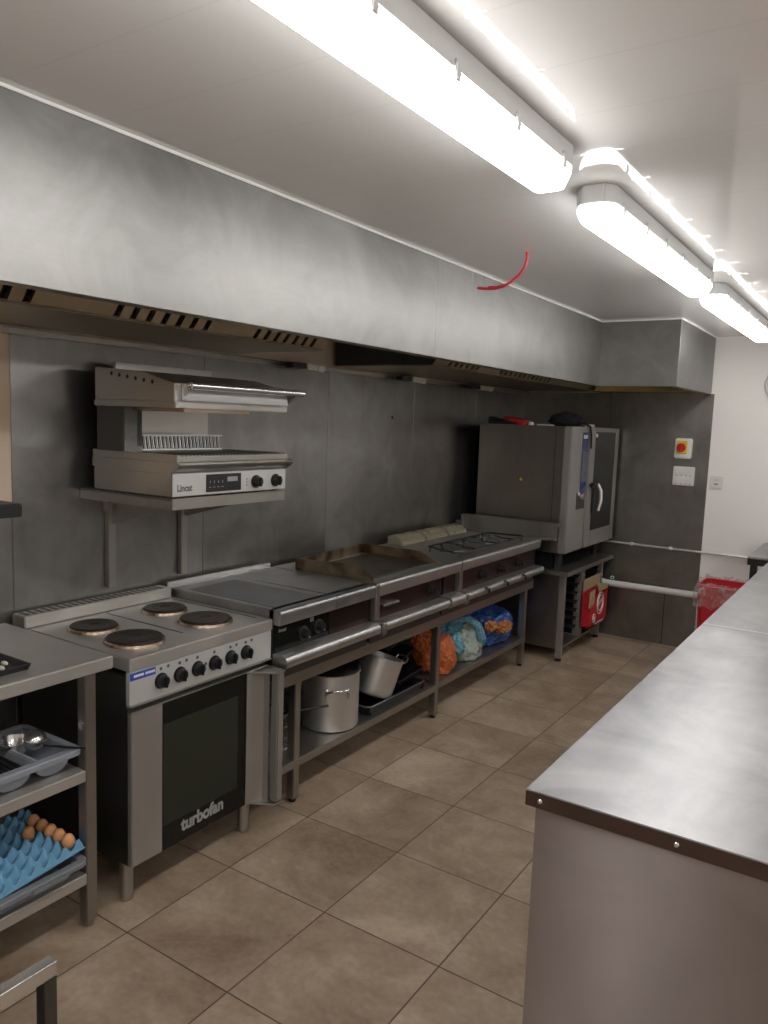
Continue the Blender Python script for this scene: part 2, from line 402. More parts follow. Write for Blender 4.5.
# ------------------------------------------------------------------ the room
CZ = 2.341; YB = 4.628; XR = 4.7; YF = -3.6
struct(MB().box(0, XR, YF, YB, -.05, 0, 0), 'floor', M_floor)
struct(MB().box(0, XR, YF, YB, CZ, CZ+.05, 0), 'ceiling', M_ceil)
struct(MB().box(-.1, 0, YF, YB, 0, CZ, 0), 'wall_left', M_beige)
struct(MB().box(0, XR, YB, YB+.1, 0, CZ, 0), 'wall_back', M_wall)
struct(MB().box(XR, XR+.1, YF, YB, 0, CZ, 0), 'wall_right', M_wall)
struct(MB().box(0, XR, YF-.1, YF, 0, CZ, 0), 'wall_front', M_wall)
# stainless cladding sheets on the walls, butt jointed
ys = [.087, 1.012, 1.932, 2.838, 3.73, YB-.004]
n = 1
for a, b in zip(ys, ys[1:]):
    struct(MB().box(.0015, .004, a+.0015, b-.0015, .0, 1.93, .001, seg=1), 'trim_%d' % n, M_clad); n += 1
struct(MB().box(.0005, .004, -.9, .0845, 0, 1.29, .001, seg=1), 'trim_%d' % n, M_clad); n += 1
for a, b in ((.004, .725), (.728, 1.489)):
    struct(MB().box(a+.0012, b-.0012, YB-.004, YB-.0015, .462, 1.93, .001, seg=1), 'trim_%d' % n, M_clad); n += 1
for a, b in ((.004, 1.248), (1.251, 1.489)):
    struct(MB().box(a+.0012, b-.0012, YB-.004, YB-.0015, 0.0, .460, .001, seg=1), 'trim_%d' % n, M_clad); n += 1

struct(MB().box(.0002, .0012, .09, YB-.005, 0, 1.93, 0), 'trim_%d' % n, M_void); n += 1
struct(MB().box(.0002, .0012, -.9, .088, 0, 1.28, 0), 'trim_%d' % n, M_void); n += 1
struct(MB().box(.004, 1.486, YB-.0012, YB-.0002, 0.001, 1.93, 0), 'trim_%d' % n, M_void); n += 1
# ------------------------------------------------------------------ ceiling lights
def light(y0, y1, label, cx=1.852):
    t = thing('ceiling_light', label, 'light', (cx, (y0+y1)/2, CZ), 'linear ceiling lights')
    x0, x1 = cx-.06, cx+.06
    hz = CZ - .055
    o = [(x0+.028, y0), (x1-.028, y0), (x1, y0+.035), (x1, y1-.035), (x1-.028, y1), (x0+.028, y1), (x0, y1-.035), (x0, y0+.035)]
    MB().prism(o, 'z', hz, CZ-.001, .004).build('housing', M_grey, t)
    m = MB(); tb = bmesh.new()
    rings = []
    for ins, z in ((.003, hz-.0005), (.003, hz-.012), (.010, hz-.028), (.018, hz-.043), (.034, hz-.050)):
        rings.append([tb.verts.new((min(max(px, x0+ins), x1-ins), min(max(py, y0+ins), y1-ins), z)) for px, py in o])
    for a, b in zip(rings, rings[1:]):
        for k in range(8): tb.faces.new((a[k], a[(k+1) % 8], b[(k+1) % 8], b[k]))
    tb.faces.new(rings[-1]); tb.faces.new(rings[0][::-1]); bmesh.ops.recalc_face_normals(tb, faces=tb.faces)
    m._take(tb).build('diffuser', M_lamp, t)
    k = 6
    for i in range(k):
        y = y0 + .1 + (y1-y0-.2)*i/(k-1)
        for x in (x0, x1):
            s = -1 if x == x0 else 1
            MB().box(min(x, x+s*.006), max(x, x+s*.006), y-.009, y+.009, hz-.018, hz+.020, .002).build('clip', M_grey, t)
light(-1.10, .45, 'long lit strip light nearest the camera, cut by the top edge')
light(.74, 2.18, 'long lit strip light in the middle of the row over the aisle')
light(2.42, 4.10, 'lit strip light farthest away, near the back wall')
# unseen strip light added behind the camera for brightness
light(-2.9, -1.30, 'added unseen strip light behind the camera, in line with the row')
# unseen second row, added beyond the right edge to brighten the room
for a in (-2.6, -.4, 1.8): light(a, a+1.5, 'added unseen strip light in a second row past the counter, brightening the room', 3.75)

# red cable hanging out of the ceiling
m = MB()
pc = [(1.333, 1.48, CZ), (1.335, 1.48, 2.31), (1.324, 1.48, 2.279), (1.302, 1.48, 2.252), (1.274, 1.48, 2.231), (1.24, 1.48, 2.213), (1.2, 1.48, 2.205), (1.16, 1.48, 2.207), (1.122, 1.48, 2.213)]
m.tube(pc, .0055, 10)
m.tube([(1.27, 1.484, 2.228), (1.235, 1.49, 2.219), (1.2, 1.492, 2.214), (1.165, 1.49, 2.216)], .004, 8)
solo(m, 'hanging_cable', M_cable, 'short red cable dangling from the ceiling in a hook shape', 'cable', (1.333, 1.48, CZ))

# ------------------------------------------------------------------ extraction canopy
H = thing('extraction_canopy', 'long stainless steel extraction canopy under the ceiling over the cooking line', 'extractor hood', (.5, 2, 1.925))
ZB = 1.925; HX = .969
for a, b in ((-1.4, 1.407), (1.407, 1.724), (1.724, 3.565)):
    mm = MB().box(HX-.008, HX, a+.0008, b-.0008, ZB, CZ-.004, .0012, seg=1)
    mm.build('front_panel', M_hood, H)
MB().box(HX-.0001, 1.466, 3.557, 3.565, ZB, CZ-.004, .0012, seg=1).build('front_panel', M_hood, H)
MB().box(1.458, 1.466, 3.5655, YB-.005, ZB, CZ-.004, .0012, seg=1).build('side_panel', M_hood, H)
m = MB().box(HX, HX+.004, -1.4, 3.557, CZ-.009, CZ-.0005, .001).box(HX, 1.470, 3.553, 3.557, CZ-.009, CZ-.0005, .001).box(1.466, 1.470, 3.557, YB-.005, CZ-.009, CZ-.0005, .001)
m.build('sealant_bead', M_bead, H)
# returned lip along the lower edge
MB().box(HX-.05, HX-.009, -1.4, 3.60, ZB, ZB+.006, .001).box(HX, 1.457, 3.567, 3.60, ZB, ZB+.006, .001).box(1.42, 1.457, 3.60, YB-.006, ZB, ZB+.006, .001).build('lower_lip', M_under, H)
# grease filter boxes along the wall: flat bottom, slotted face sloping up towards the room
def filter_box(y0, y1, xr, groups):
    zr = 1.94; L_ = .42; dx, dz = .643, .766; n_ = V((dz, 0, -dx))
    def P_(l, off=0): return (xr + dx*l + n_.x*off, zr + dz*l + n_.z*off)
    def slab(m, la, lb, a, b, o0=-.003, o1=0): m.prism([P_(la, o0), P_(lb, o0), P_(lb, o1), P_(la, o1)], 'y', a, b)
    MB().box(.032, xr+.003, y0, y1, zr-.005, zr, .001).build('box_bottom', M_under, H)
    m = MB(); s0, s1 = .005, .30
    slab(m, 0, s0, y0, y1); slab(m, s1, L_, y0, y1); cur = y0
    for g0, g1, k in groups:
        slab(m, s0, s1, cur, g0); w = (g1-g0)/k
        for i in range(k):
            a = g0+i*w
            slab(m, s0, s1, a+w*.42, a+w)
            slab(m, s0, s1, a+w*.42-.002, a+w*.42, -.016, 0)
        cur = g1
    slab(m, s0, s1, cur, y1)
    m.build('filter_face', M_under, H)
    m = MB(); slab(m, 0, L_, y0+.004, y1-.004, -.05, -.045); m.build('slot_shade_backing', M_void, H)  # near-black sheet paints the shade seen through the slots
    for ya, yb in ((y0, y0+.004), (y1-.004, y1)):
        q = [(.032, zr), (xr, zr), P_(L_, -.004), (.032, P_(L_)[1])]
        MB().prism(q, 'y', ya, yb).build('box_end_shade', M_void, H)  # near-black ends paint the shade of the open bay beside the filters
filter_box(-1.39, 1.16, .56, ((-1.2, -.72, 7), (-.62, -.14, 7), (.095, .53, 7), (.725, 1.12, 7)))
filter_box(1.95, YB-.01, .645, ((2.10, 2.48, 6), (2.72, 3.54, 12)))
MB().box(.65, 1.452, YB-.30, YB-.006, ZB+.004, ZB+.010, .001).build('corner_gutter', M_warmsteel, H)
MB().box(.70, 1.452, YB-.31, YB-.30, ZB+.002, ZB+.05, .001).build('corner_gutter_lip', M_warmsteel, H)
# condensate gutter angle along the wall
MB().box(.005, .03, -1.39, YB-.01, ZB-.02, ZB, .002).build('wall_gutter', M_dull, H)

def small_box(x, y, w, label, cap=True):
    t = thing('canopy_junction_box', label, 'electrical box', (x, y, 1.9), 'small boxes fixed under the canopy')
    MB().box(x, x+.05, y, y+w*.42, 1.895, 1.923, .003).build('black_end', M_black, t)
    MB().box(x, x+.055, y+w*.42, y+w, 1.893, 1.9235, .003).build('box_body', M_cream, t)
    MB().box(x+.055, x+.060, y+w*.75, y+w*.92, 1.888, 1.915, .002).build('clip', M_white, t)
small_box(.06, 1.50, .26, 'small cream box with black end under the canopy, just right of the salamander grill')
small_box(.06, 2.52, .28, 'small cream box with black end under the canopy, above the griddle')
small_box(.06, 3.42, .36, 'small cream box with black end under the canopy, left of the combi oven')

# ------------------------------------------------------------------ salamander grill on its wall shelf
t = thing('wall_shelf', 'stainless wall bracket shelf carrying the salamander grill', 'shelf', (.0, .666, 1.307))
MB().box(.006, .532, .365, .967, 1.339, 1.347, .002).box(.528, .532, .365, .967, 1.307, 1.346, .0015).box(.006, .528, .365, .369, 1.307, 1.346, .0015).box(.006, .528, .963, .967, 1.307, 1.346, .0015).build('tray', M_steel, t)
for y in (.495, .877):
    MB().box(.0055, .03, y-.018, y+.018, .935, 1.305, .002).build('wall_upright', M_dull, t)
    MB().prism([(.03, 1.306), (.40, 1.306), (.40, 1.294), (.05, 1.20), (.03, 1.20)], 'y', y-.002, y+.002).box(.03, .45, y-.015, y+.015, 1.302, 1.3065, .001).build('bracket_arm', M_dull, t)
    if y < .6: MB().box(.006, .04, y-.03, y-.018, 1.25, 1.30, .001).build('bracket_clip', M_dull, t)

S = thing('salamander_grill', 'stainless salamander grill with raised hood and two black knobs on the wall shelf', 'grill', (.27, .67, 1.3475))
SY0, SY1 = .372, .978
MB().box(.082, .520, SY0, SY1, 1.352, 1.437, .004).build('base_body', M_steel, S)
for y in (SY0+.03, SY1-.03):
    for x in (.11, .49): MB().cyl((x, y, 1.3474), (x, y, 1.353), .014).build('foot', M_black, S)
MB().prism([(.075, 1.437), (.075, 1.474), (.545, 1.476), (.562, 1.470), (.556, 1.460), (.522, 1.437)], 'y', SY0-.002, SY1+.012, .002).build('drip_lip', M_steel, S)
m = MB().box(.06, .535, SY0+.01, SY0+.02, 1.474, 1.502, .002).box(.06, .535, SY1-.02, SY1-.01, 1.474, 1.502, .002).box(.525, .540, SY0+.005, SY1-.005, 1.478, 1.497, .003).box(.06, .07, SY0+.01, SY1-.01, 1.474, 1.5, .002)
m.build('grid_frame', M_steel, S)
m = MB()
for i in range(30): m.cyl((.07, SY0+.03+.0188*i, 1.498), (.528, SY0+.03+.0188*i, 1.498), .0035, seg=8)
m.build('grill_grid', M_bright, S)
m = MB()   # ribbed splash guard at the back of the grid
for i in range(24):
    y_ = .458 + .0197*i
    m.box(.180, .196, y_, y_+.0125, 1.503, 1.557, .004, rot=Matrix.Rotation(math.radians(10), 3, 'X'))
m.box(.176, .180, .452, .935, 1.503, 1.560, .001).box(.178, .200, .45, .935, 1.556, 1.562, .001).box(.178, .200, .45, .935, 1.500, 1.506, .001)
m.build('ribbed_guard', M_rail, S)
MB().box(.084, .243, SY0+.012, SY0+.10, 1.473, 1.69, .004).build('left_column', M_steeldark, S)
MB().box(.243, .2445, SY0+.075, SY0+.095, 1.52, 1.68, .0005).build('column_slot', M_black, S)
MB().box(.084, .100, SY0+.10, .945, 1.473, 1.69, .002).build('back_panel', M_steel, S)
HY0, HY1 = .365, .967
MB().prism([(.102, 1.692), (.102, 1.812), (.36, 1.795), (.54, 1.752), (.54, 1.69)], 'y', HY0, HY1, .003).build('hood_body', M_steel, S)
MB().box(.09, .54, HY0+.004, HY1-.004, 1.668, 1.690, .003).build('hood_lower_band', M_steel, S)
MB().box(.16, .52, HY0+.06, HY1-.2, 1.654, 1.668, .003).build('element_plate', M_ring, S)
MB().prism([(.5405, 1.742), (.5405, 1.694), (.562, 1.694), (.556, 1.70), (.546, 1.738)], 'y', HY0+.03, HY1-.02, .001).build('front_deflector', M_paint, S)
h = MB().cyl((.582, HY0+.035, 1.746), (.582, HY1+.045, 1.746), .0125, b=.002).build('pull_bar', M_bright, S)
for y in (HY0+.035, HY1-.005):
    MB().prism([(.541, 1.755), (.590, 1.752), (.590, 1.738), (.541, 1.70)], 'y', y-.003, y+.003, .0008).build('bar_bracket', M_steel, S)
    MB().cyl((.582, y-.005, 1.746), (.582, y-.012, 1.746), .006, seg=12).build('bracket_screw', M_bright, S)
m = MB()
for i in range(6): m.cyl((.20+.045*i, HY0-.0008, 1.787-.006*i), (.20+.045*i, HY0+.002, 1.787-.006*i), .0075, seg=12)
m.build('vent_holes', M_black, S)
MB().box(.088, .108, HY0+.09, HY1-.01, 1.812, 1.836, .002).build('top_flue_plate', M_steel, S)
MB().box(.520, .5245, SY0+.0, SY1-.0, 1.354, 1.434, .002).build('front_fascia', M_paint, S)
MB().box(.5245, .527, .530, .713, 1.362, 1.428, .001).build('display_panel', M_black, S)
MB().box(.527, .5276, .638, .693, 1.398, 1.416, .0002).build('display_window', M_led, S)
m = MB()
for i in range(4): m.box(.527, .5276, .548+.021*i, .551+.021*i, 1.395, 1.404, 0); m.box(.527, .5276, .543+.021*i, .555+.021*i, 1.379, 1.381, 0)
m.build('panel_marks', M_led, S)
text('brand_lettering', 'Lincat', .034, M_lettert, S, (.5246, .392, 1.372), 'x', .0003, .0012, .86)
MB().box(.5245, .5249, .744, .750, 1.376, 1.381, 0).box(.5245, .5249, .744, .750, 1.388, 1.393, 0).box(.5245, .5249, .744, .750, 1.400, 1.405, 0).build('dial_marks', M_lettert, S)
for y in (.797, .912):
    k = MB().cyl((.5245, y, 1.391), (.531, y, 1.391), .026, b=.001).cyl((.530, y, 1.391), (.552, y, 1.391), .021, .018, b=.002).build('knob', M_black, S)
    MB().box(.552, .558, y-.004, y+.004, 1.373, 1.409, .001).build('knob_grip', M_black, k)

# ------------------------------------------------------------------ left prep table
T = thing('prep_table', 'stainless prep table with two undershelves at the left edge', 'table', (.32, -.45, 0))
PY0, PY1 = -1.05, .036
MB().box(.03, .636, PY0, PY1, .838, .880, .004).build('worktop', M_prep, T)
MB().box(.006, .030, PY0, PY1-.03, .860, .915, .003).build('upstand', M_steel, T)
for x in (.06, .61):
    for y in (PY0+.06, -.045):
        lg = MB().box(x-.02, x+.02, y-.02, y+.02, .02, .838, .003).build('leg', M_dull, T)
        MB().cyl((x, y, 0), (x, y, .022), .016, .02, b=.002).build('foot', M_dull, lg)
for z in (.535, .192):
    MB().box(.041, .634, PY0+.02, -.066, z-.037, z, .003).build('shelf', M_prep, T)

# grey cutlery caddy on the upper shelf
C1 = thing('cutlery_bin', 'light grey plastic two-well cutlery bin on the upper undershelf', 'container', (.42, -.26, .535))
m = MB()
def well(y0, y1):
    x0, x1, zt, zb = .33, .60, .598, .537
    P = []
    for k in range(13):
        a = PI*k/12
        P.append(((y0+y1)/2 - (y1-y0)/2*math.cos(a), zt - (zt-zb)*math.sin(a)**.6))
    inner = [((y - (y0+y1)/2)*.93 + (y0+y1)/2, z + .004 if z < zt-.001 else z) for y, z in P]
    m.prism(P + inner[::-1], 'x', x0+.02, x1-.02)
    for xx in (x0+.018, x1-.021): m.prism(P, 'x', xx, xx+.003)
well(-.205, -.088); well(-.335, -.215); well(-.465, -.345)
m.build('wells', M_greyp, C1)
m = MB()
m.rim(.305, .628, -.49, -.067, .590, .608, .024, .03)
for ya in (-.218, -.348): m.box(.325, .603, ya, ya+.018, .592, .6065, .004)
m.build('rim', M_greyp, C1)
solo(MB().ball((.48, -.14, .618), .036, (1, 1, .85), 3), 'ladle_bowl', M_bright, 'shiny round steel ladle bowl lying in the grey cutlery bin, nearer the oven', 'ladle', (.48, -.135, .575))
solo(MB().lathe([(0, .0), (.036, .004), (.05, .03), (.053, .045), (.050, .045), (.047, .032), (.034, .008), (0, .005)], (.43, -.182, .572)), 'steel_cup', M_bright, 'small polished steel cup behind the ladle bowl in the grey bin', 'cup', (.43, -.182, .572))
solo(MB().tube([(.50, -.13, .603), (.60, -.10, .6125), (.650, -.080, .616)], [.003, .004, .003], 8), 'spoon_handle', M_blackm, 'thin dark utensil handle sticking out over the rim of the grey bin', 'utensil', (.50, -.12, .60))
for i in range(5):
    y = -.24 - .018*i
    solo(MB().tube([(.36, y-.02, .585), (.46, y, .590), (.57, y+.008, .577)], [.004, .006, .009], 8), 'black_utensil', M_black, 'black plastic utensil lying in the nearer well of the grey bin', 'utensil', (.46, y, .58), 'black utensils in the grey bin')

# dark grey tub with the egg tray
C2 = thing('storage_tub', 'dark grey plastic tub under the egg tray on the lowest shelf', 'container', (.42, -.26, .192))
m = MB()
m.rings([[(px, py, z) for px, py in rrect(.145+i, .630-i, -.58+i, -.095-i, .03)] for i, z in ((.016, .1925), (.010, .197), (0, .240), (.004, .240), (.014, .198))])
m.build('tub_body', M_dgrey, C2)
m = MB().rim(.120, .656, -.600, -.067, .236, .251, .028, .035)
m.box(.657, .666, -.27, -.15, .232, .246, .004)
m.build('rim', M_dgrey, C2)
# moulded egg tray: pillars and cups as a smooth height field, rising towards the oven
ET = {}
tilt_y, tilt_x = .10, -.06
def tray_z(x, y): return .300 + tilt_y*(y + .06) + tilt_x*(x - .6) * .3
m = MB()
P = .046
def eggf(u, v):
    x = .632 - .32*u; y = -.070 - .32*v
    a = .5 + .5*math.cos(2*PI*(x-.609)/P); b = .5 + .5*math.cos(2*PI*(y+.115)/P)
    hgt = -.020*(a*b)**.7 + .026*((1-a)*(1-b))**1.2
    edge = min(u, v, 1-u, 1-v)
    if edge < .02: hgt = -.016
    return V((x, y, tray_z(x, y) + hgt))
m.grid(eggf, 98, 98, .002)
solo(m, 'egg_tray', M_pulp, 'blue moulded pulp egg tray on the dark grey tub', 'egg tray', (.45, -.23, .25))
eggs = [(.592, -.115, 'brown egg at the front corner of the blue tray, lightest one', 0), (.546, -.115, 'second brown egg from the front corner of the blue tray', 1),
        (.500, -.115, 'third brown egg in the row across the blue tray', 2), (.454, -.115, 'fourth brown egg in the row, half behind its neighbour', 3), (.408, -.115, 'fifth brown egg, at the back of the row in the blue tray', 4),
        (.454, -.161, 'single dark brown egg apart from the row in the blue tray', 5)]
for x, y, lb, k in eggs:
    x += .017
    z = tray_z(x, y) + .010
    prof = [(0, -.021)] + [(.0190*math.sin(a)*(1 - .12*math.cos(PI-a)*-1), -.021*math.cos(a) if a < PI/2 else -.027*math.cos(a)) for a in [PI*j/14 for j in range(1, 14)]] + [(0, .027)]
    me_ = MB().lathe(prof, (x, y, z+.008), 24)
    solo(me_, 'egg', M_egg, lb, 'egg', (x, y, z), 'brown eggs in the blue tray')

# black tray with bits, on the prep table
t = thing('black_tray', 'shallow black tray on the left prep table by the picture edge', 'tray', (.46, -.31, .8805))
MB().box(.36, .56, -.46, -.215, .8805, .885, .002).prism([(.355, .8805), (.345, .900), (.350, .900), (.36, .885)], 'y', -.465, -.21).prism([(.56, .8805), (.572, .900), (.567, .900), (.557, .885)], 'y', -.465, -.21).prism([(-.215, .8805), (-.203, .900), (-.208, .900), (-.219, .885)], 'x', .35, .57).prism([(-.46, .8805), (-.472, .900), (-.467, .900), (-.456, .885)], 'x', .35, .57).build('tray_body', M_black, t)
for i in range(5):
    x, y = .43+.03*random.random()+.02*i, -.24-.03*(i % 3)
    solo(MB().ball((x, y, .893), .011, (1.4, .7, .6), 2), 'pale_scrap', M_cream, 'small pale scrap lying in the shallow black tray', 'scrap', (x, y, .886), 'pale scraps in the black tray')
# dark bottle at the very edge
t = thing('bottle', 'dark bottle with a yellow top at the left edge of the picture', 'bottle', (.27, -.178, .8805))
MB().lathe([(0, 0), (.033, 0), (.036, .006), (.036, .12), (.030, .15), (.014, .17), (.014, .185), (0, .185)], (.27, -.178, .8805)).build('bottle_body', M_blackm, t)
MB().cyl((.27, -.178, 1.066), (.27, -.178, 1.095), .016, b=.002).build('bottle_cap', M_yellow, t)
# black wall shelf
t = thing('black_wall_shelf', 'black wall shelf end above the left prep table', 'shelf', (.15, -.5, 1.295))
MB().box(.002, .30, -1.1, -.055, 1.297, 1.341, .004).build('board', M_black, t)
for y in (-.9, -.3): MB().prism([(.006, 1.296), (.22, 1.296), (.22, 1.285), (.02, 1.16), (.006, 1.16)], 'y', y-.004, y+.004).build('bracket', M_black, t)

# ------------------------------------------------------------------ electric range with convection oven
Rg = thing('oven_range', 'electric oven range with four black hotplates and turbofan glass door', 'cooker', (.35, .42, 0))
RY0, RY1 = .080, .758
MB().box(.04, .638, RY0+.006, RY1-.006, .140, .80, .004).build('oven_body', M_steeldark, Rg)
m = MB().box(.105, .662, RY0-.002, RY1+.004, .816, .860, .004).box(.02, .105, RY0-.002, RY1+.004, .80, .858, .003)
m.build('cooktop', M_prep, Rg)
MB().box(.638, .658, RY0, RY1, .703, .816, .002).build('control_panel', M_paint, Rg)
MB().box(.638, .664, RY0, RY1, .697, .703, .0015).build('panel_trim', M_steel, Rg)
m = MB().box(.02, .10, .068, .742, .8605, .905, .003)
m.build('back_upstand', M_prep, Rg)
m = MB()
for i in range(22): m.box(.028, .085, .085+.029*i, .101+.029*i, .9045, .9058, 0)
m.build('vent_slots', M_black, Rg)
m = MB().box(.12, .55, .395, .403, .8595, .8606, 0).box(.12, .60, .728, .734, .8595, .8606, 0)
m.build('cooktop_grooves', M_black, Rg)
for x, y, r_, in ((.503, .225, .097), (.493, .565, .097), (.269, .231, .083), (.255, .571, .083)):
    hp = MB().lathe([(0, .015), (.018, .015), (.020, .017), (r_*.55, .019), (r_*.56, .018), (r_*.60, .019), (r_-.004, .018), (r_, .014), (r_, .004), (0, .004)], (x, y, .860), 48).build('hotplate', M_hot, Rg)
    MB().lathe([(r_+.001, .013), (r_+.005, .010), (r_+.008, .0005), (r_-.004, .0005), (r_-.004, .012)], (x, y, .860), 48).build('hotplate_ring', M_ring, hp)
for i in range(6):
    y = .207 + .0812*i; z = .757 + .0006*i
    k = MB().cyl((.658, y, z), (.663, y, z), .027, b=.001).cyl((.662, y, z), (.684, y, z), .023, .019, b=.003).build('knob', M_black, Rg)
    MB().box(.684, .692, y-.004, y+.004, z-.019, z+.019, .002).build('knob_grip', M_black, k)
m = MB()
for i in range(6):
    y = .207+.0812*i
    m.cyl((.6575, y, .798), (.6588, y, .798), .006, seg=12)
    if i != 2 and i != 3: m.cyl((.6575, y+.031, .800), (.6588, y+.031, .800), .006, seg=12)
m.cyl((.6575, .207+.0812*2+.04, .765), (.6588, .207+.0812*2+.04, .765), .006, seg=12)
m.build('dial_marks', M_lettert, Rg)
st = MB().box(.658, .659, .081, .184, .786, .811, 0).build('blue_sticker', M_blue, Rg)
m = MB(); y = .096
for w in (5, 7, 4, 6, 5, 5, 0, 6, 4, 5, 6, 5, 6):
    if w: m.box(.659, .6595, y, y+w*.00095, .795, .803, 0)
    y += w*.00095 + .0016 if w else .006
m.build('sticker_print', M_white, st)
D = MB().box(.640, .662, .083, .213, .145, .676, .003).build('door_left_stile', M_steelz, Rg)
dg = MB().box(.640, .660, .213, .622, .145, .674, .002).build('door_glass', M_glassk, Rg)
MB().box(.660, .6606, .216, .575, .235, .60, .0002).build('door_window', M_window, dg)
MB().box(.641, .663, .083, .735, .676, .681, .001).build('door_top_trim', M_steel, Rg)
text('turbofan_lettering', 'turbofan', .066, M_lettermid, Rg, (.6604, .298, .182), 'x', .0004, .0026, .90)
# handle: sheet curving out of the door into a full-height grip
prof = [(.622, .640), (.622, .661), (.632, .668), (.655, .672), (.685, .690), (.690, .712), (.693, .712), (.695, .688), (.660, .667), (.640, .655), (.640, .640)]
m = MB().prism([(x, y) for y, x in prof], 'z', .147, .672)
m.build('handle_channel', M_steelz, Rg)
hb = MB().box(.712, .750, .698, .737, .150, .676, .006).build('handle_grip', M_steelz, Rg)
MB().prism([(.64, .622), (.752, .69), (.752, .738), (.70, .742), (.64, .742)], 'z', .672, .678, .001).build('handle_cap', M_steel, Rg)
MB().prism([(.64, .622), (.752, .69), (.752, .738), (.70, .742), (.64, .742)], 'z', .143, .149, .001).build('handle_cap', M_steel, Rg)
for x, y in ((.596, .114), (.602, .673), (.09, .114), (.09, .673)):
    l = MB().cyl((x, y, .018), (x, y, .140), .023, b=.001).build('leg', M_steel, Rg)
    MB().cyl((x, y, 0), (x, y, .018), .021, .0235, b=.002).build('foot', M_steel, l)

# ------------------------------------------------------------------ cooking table under the modules
K = thing('cooking_table', 'long stainless table with undershelf carrying the hob and griddle units', 'table', (.33, 2.1, 0))
TY0, TY1 = .80, 3.42
MB().box(.05, .640, TY0, TY1, .590, .600, .002).box(.636, .660, TY0, TY1, .553, .612, .003).box(.05, .07, TY0, TY1, .545, .60, .003).box(.05, .64, TY1-.03, TY1, .545, .60, .003).build('frame', M_dull, K)
for a, b, z in ((TY0, 2.199, .195), (2.201, TY1, .205)):
    MB().box(.05, .625, a, b, z-.036, z, .003).build('undershelf', M_dull, K)
for y in (.975, 2.19, 3.395):
    for x in (.07, .603):
        lg = MB().box(x-.02, x+.02, y-.02, y+.02, .018, .545, .003).build('leg', M_dull, K)
        MB().cyl((x, y, 0), (x, y, .02), .015, .019, b=.002).build('foot', M_black, lg)

def bull(m, y0, y1, x=.700, z=.865, r=.030):
    """front edge: rounded over at the top, then an upright face"""
    P = [(x-.06, z+r)]
    for k in range(7):
        a = PI/2 - PI/2*k/6
        P.append((x-.016+.016*math.cos(a), z+r-.016+.016*math.sin(a)))
    P += [(x-.006, z-r), (x-.06, z-r)]
    m.prism(P, 'y', y0, y1)
def rail(parent, y0, y1, r=.027, x=.712, z=.691, name='front_rail'):
    P = [(x-.05, z+r*1.05), (x-.015, z+r*1.05)]
    for k in range(12):
        a = math.radians(62) - math.radians(150)*k/11
        P.append((x + r*math.cos(a), z + r*math.sin(a)))
    P += [(x-.05, z-r*.95)]
    return MB().prism(P, 'y', y0, y1).build(name, M_rail, parent)
BX = .668     # fascia plane

# --- induction unit with plain infill
I = thing('induction_hob', 'hob unit with dark grey glass plate and black control panel beside the range', 'hob', (.37, 1.07, .60))
MB().box(.05, BX-.006, .762, 1.42, .6005, .835, .003).build('unit_body', M_steeldark, I)
m = MB().box(.05, .662, .764, 1.128, .836, .895, .002); bull(m, .764, 1.128); m.build('hob_top', M_top, I)
m = MB().box(.05, .662, 1.131, 1.425, .836, .895, .002); bull(m, 1.131, 1.425); m.build('infill_top', M_top, I)
MB().box(.15, .64, .792, 1.074, .8952, .8965, .0005).build('glass_plate', M_ceran, I)
MB().box(.032, .050, .764, 1.43, .86, .915, .003).build('rear_upstand', M_bright, I)
MB().box(BX-.006, BX, .762, 1.112, .70, .835, .002).build('control_panel', M_glassk, I)
MB().box(BX-.006, BX, 1.116, 1.425, .70, .835, .002).build('infill_fascia', M_maroon, I)
text('panel_lettering', 'lincat', .022, M_led, I, (BX+.0003, .788, .800), 'x', .0002, .0003)
text('digits', '88', .026, M_led, I, (BX+.0003, .985, .804), 'x', .0002, .0003)
for y, z in ((.945, .765), (1.045, .775)):
    k = MB().cyl((BX, y, z), (BX+.004, y, z), .031, b=.001).build('knob_collar', M_steeldark, I)
    k2 = MB().cyl((BX+.004, y, z), (BX+.028, y, z), .022, .019, b=.003).build('knob', M_black, I)
    MB().box(BX+.028, BX+.0285, y+.004, y+.008, z-.016, z-.010, 0).build('knob_dot', M_white, k2)
rail(I, .762, 1.105); rail(I, 1.107, 1.425)
MB().box(.55, .630, .762, 1.42, .602, .7, .004).build('plinth', M_steeldark, I)

# --- griddle unit
G = thing('griddle', 'flat griddle with brown burnt splash guards in the middle of the cooking line', 'griddle', (.37, 1.85, .60))
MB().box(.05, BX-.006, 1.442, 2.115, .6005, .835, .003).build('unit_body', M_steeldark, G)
m = MB().box(.05, .662, 1.442, 2.125, .836, .893, .002); bull(m, 1.455, 2.125, .705, .868, .032); m.build('griddle_top', M_rail, G)
MB().box(.20, .60, 1.475, 2.105, .893, .899, .003).build('griddle_plate', M_gplate, G)
gp = [(.19, .893), (.19, .952), (.50, .965), (.575, .967), (.665, .918), (.665, .893)]
MB().prism(gp, 'y', 1.456, 1.462, .0015).build('left_guard', M_brown, G)
gp2 = [(.13, .893), (.13, .944), (.45, .950), (.52, .948), (.64, .905), (.64, .893)]
MB().prism(gp2, 'y', 2.115, 2.121, .0015).build('right_guard', M_brown, G)
MB().prism([(.19, 1.462), (.13, 2.115), (.136, 2.115), (.196, 1.462)], 'z', .893, .946, .001).build('back_guard', M_brown, G)
MB().box(.607, .612, 1.475, 2.10, .893, .902, .001).build('grease_channel', M_steeldark, G)
MB().box(BX-.006, BX, 1.475, 2.10, .70, .835, .002).build('fascia', M_maroon, G)
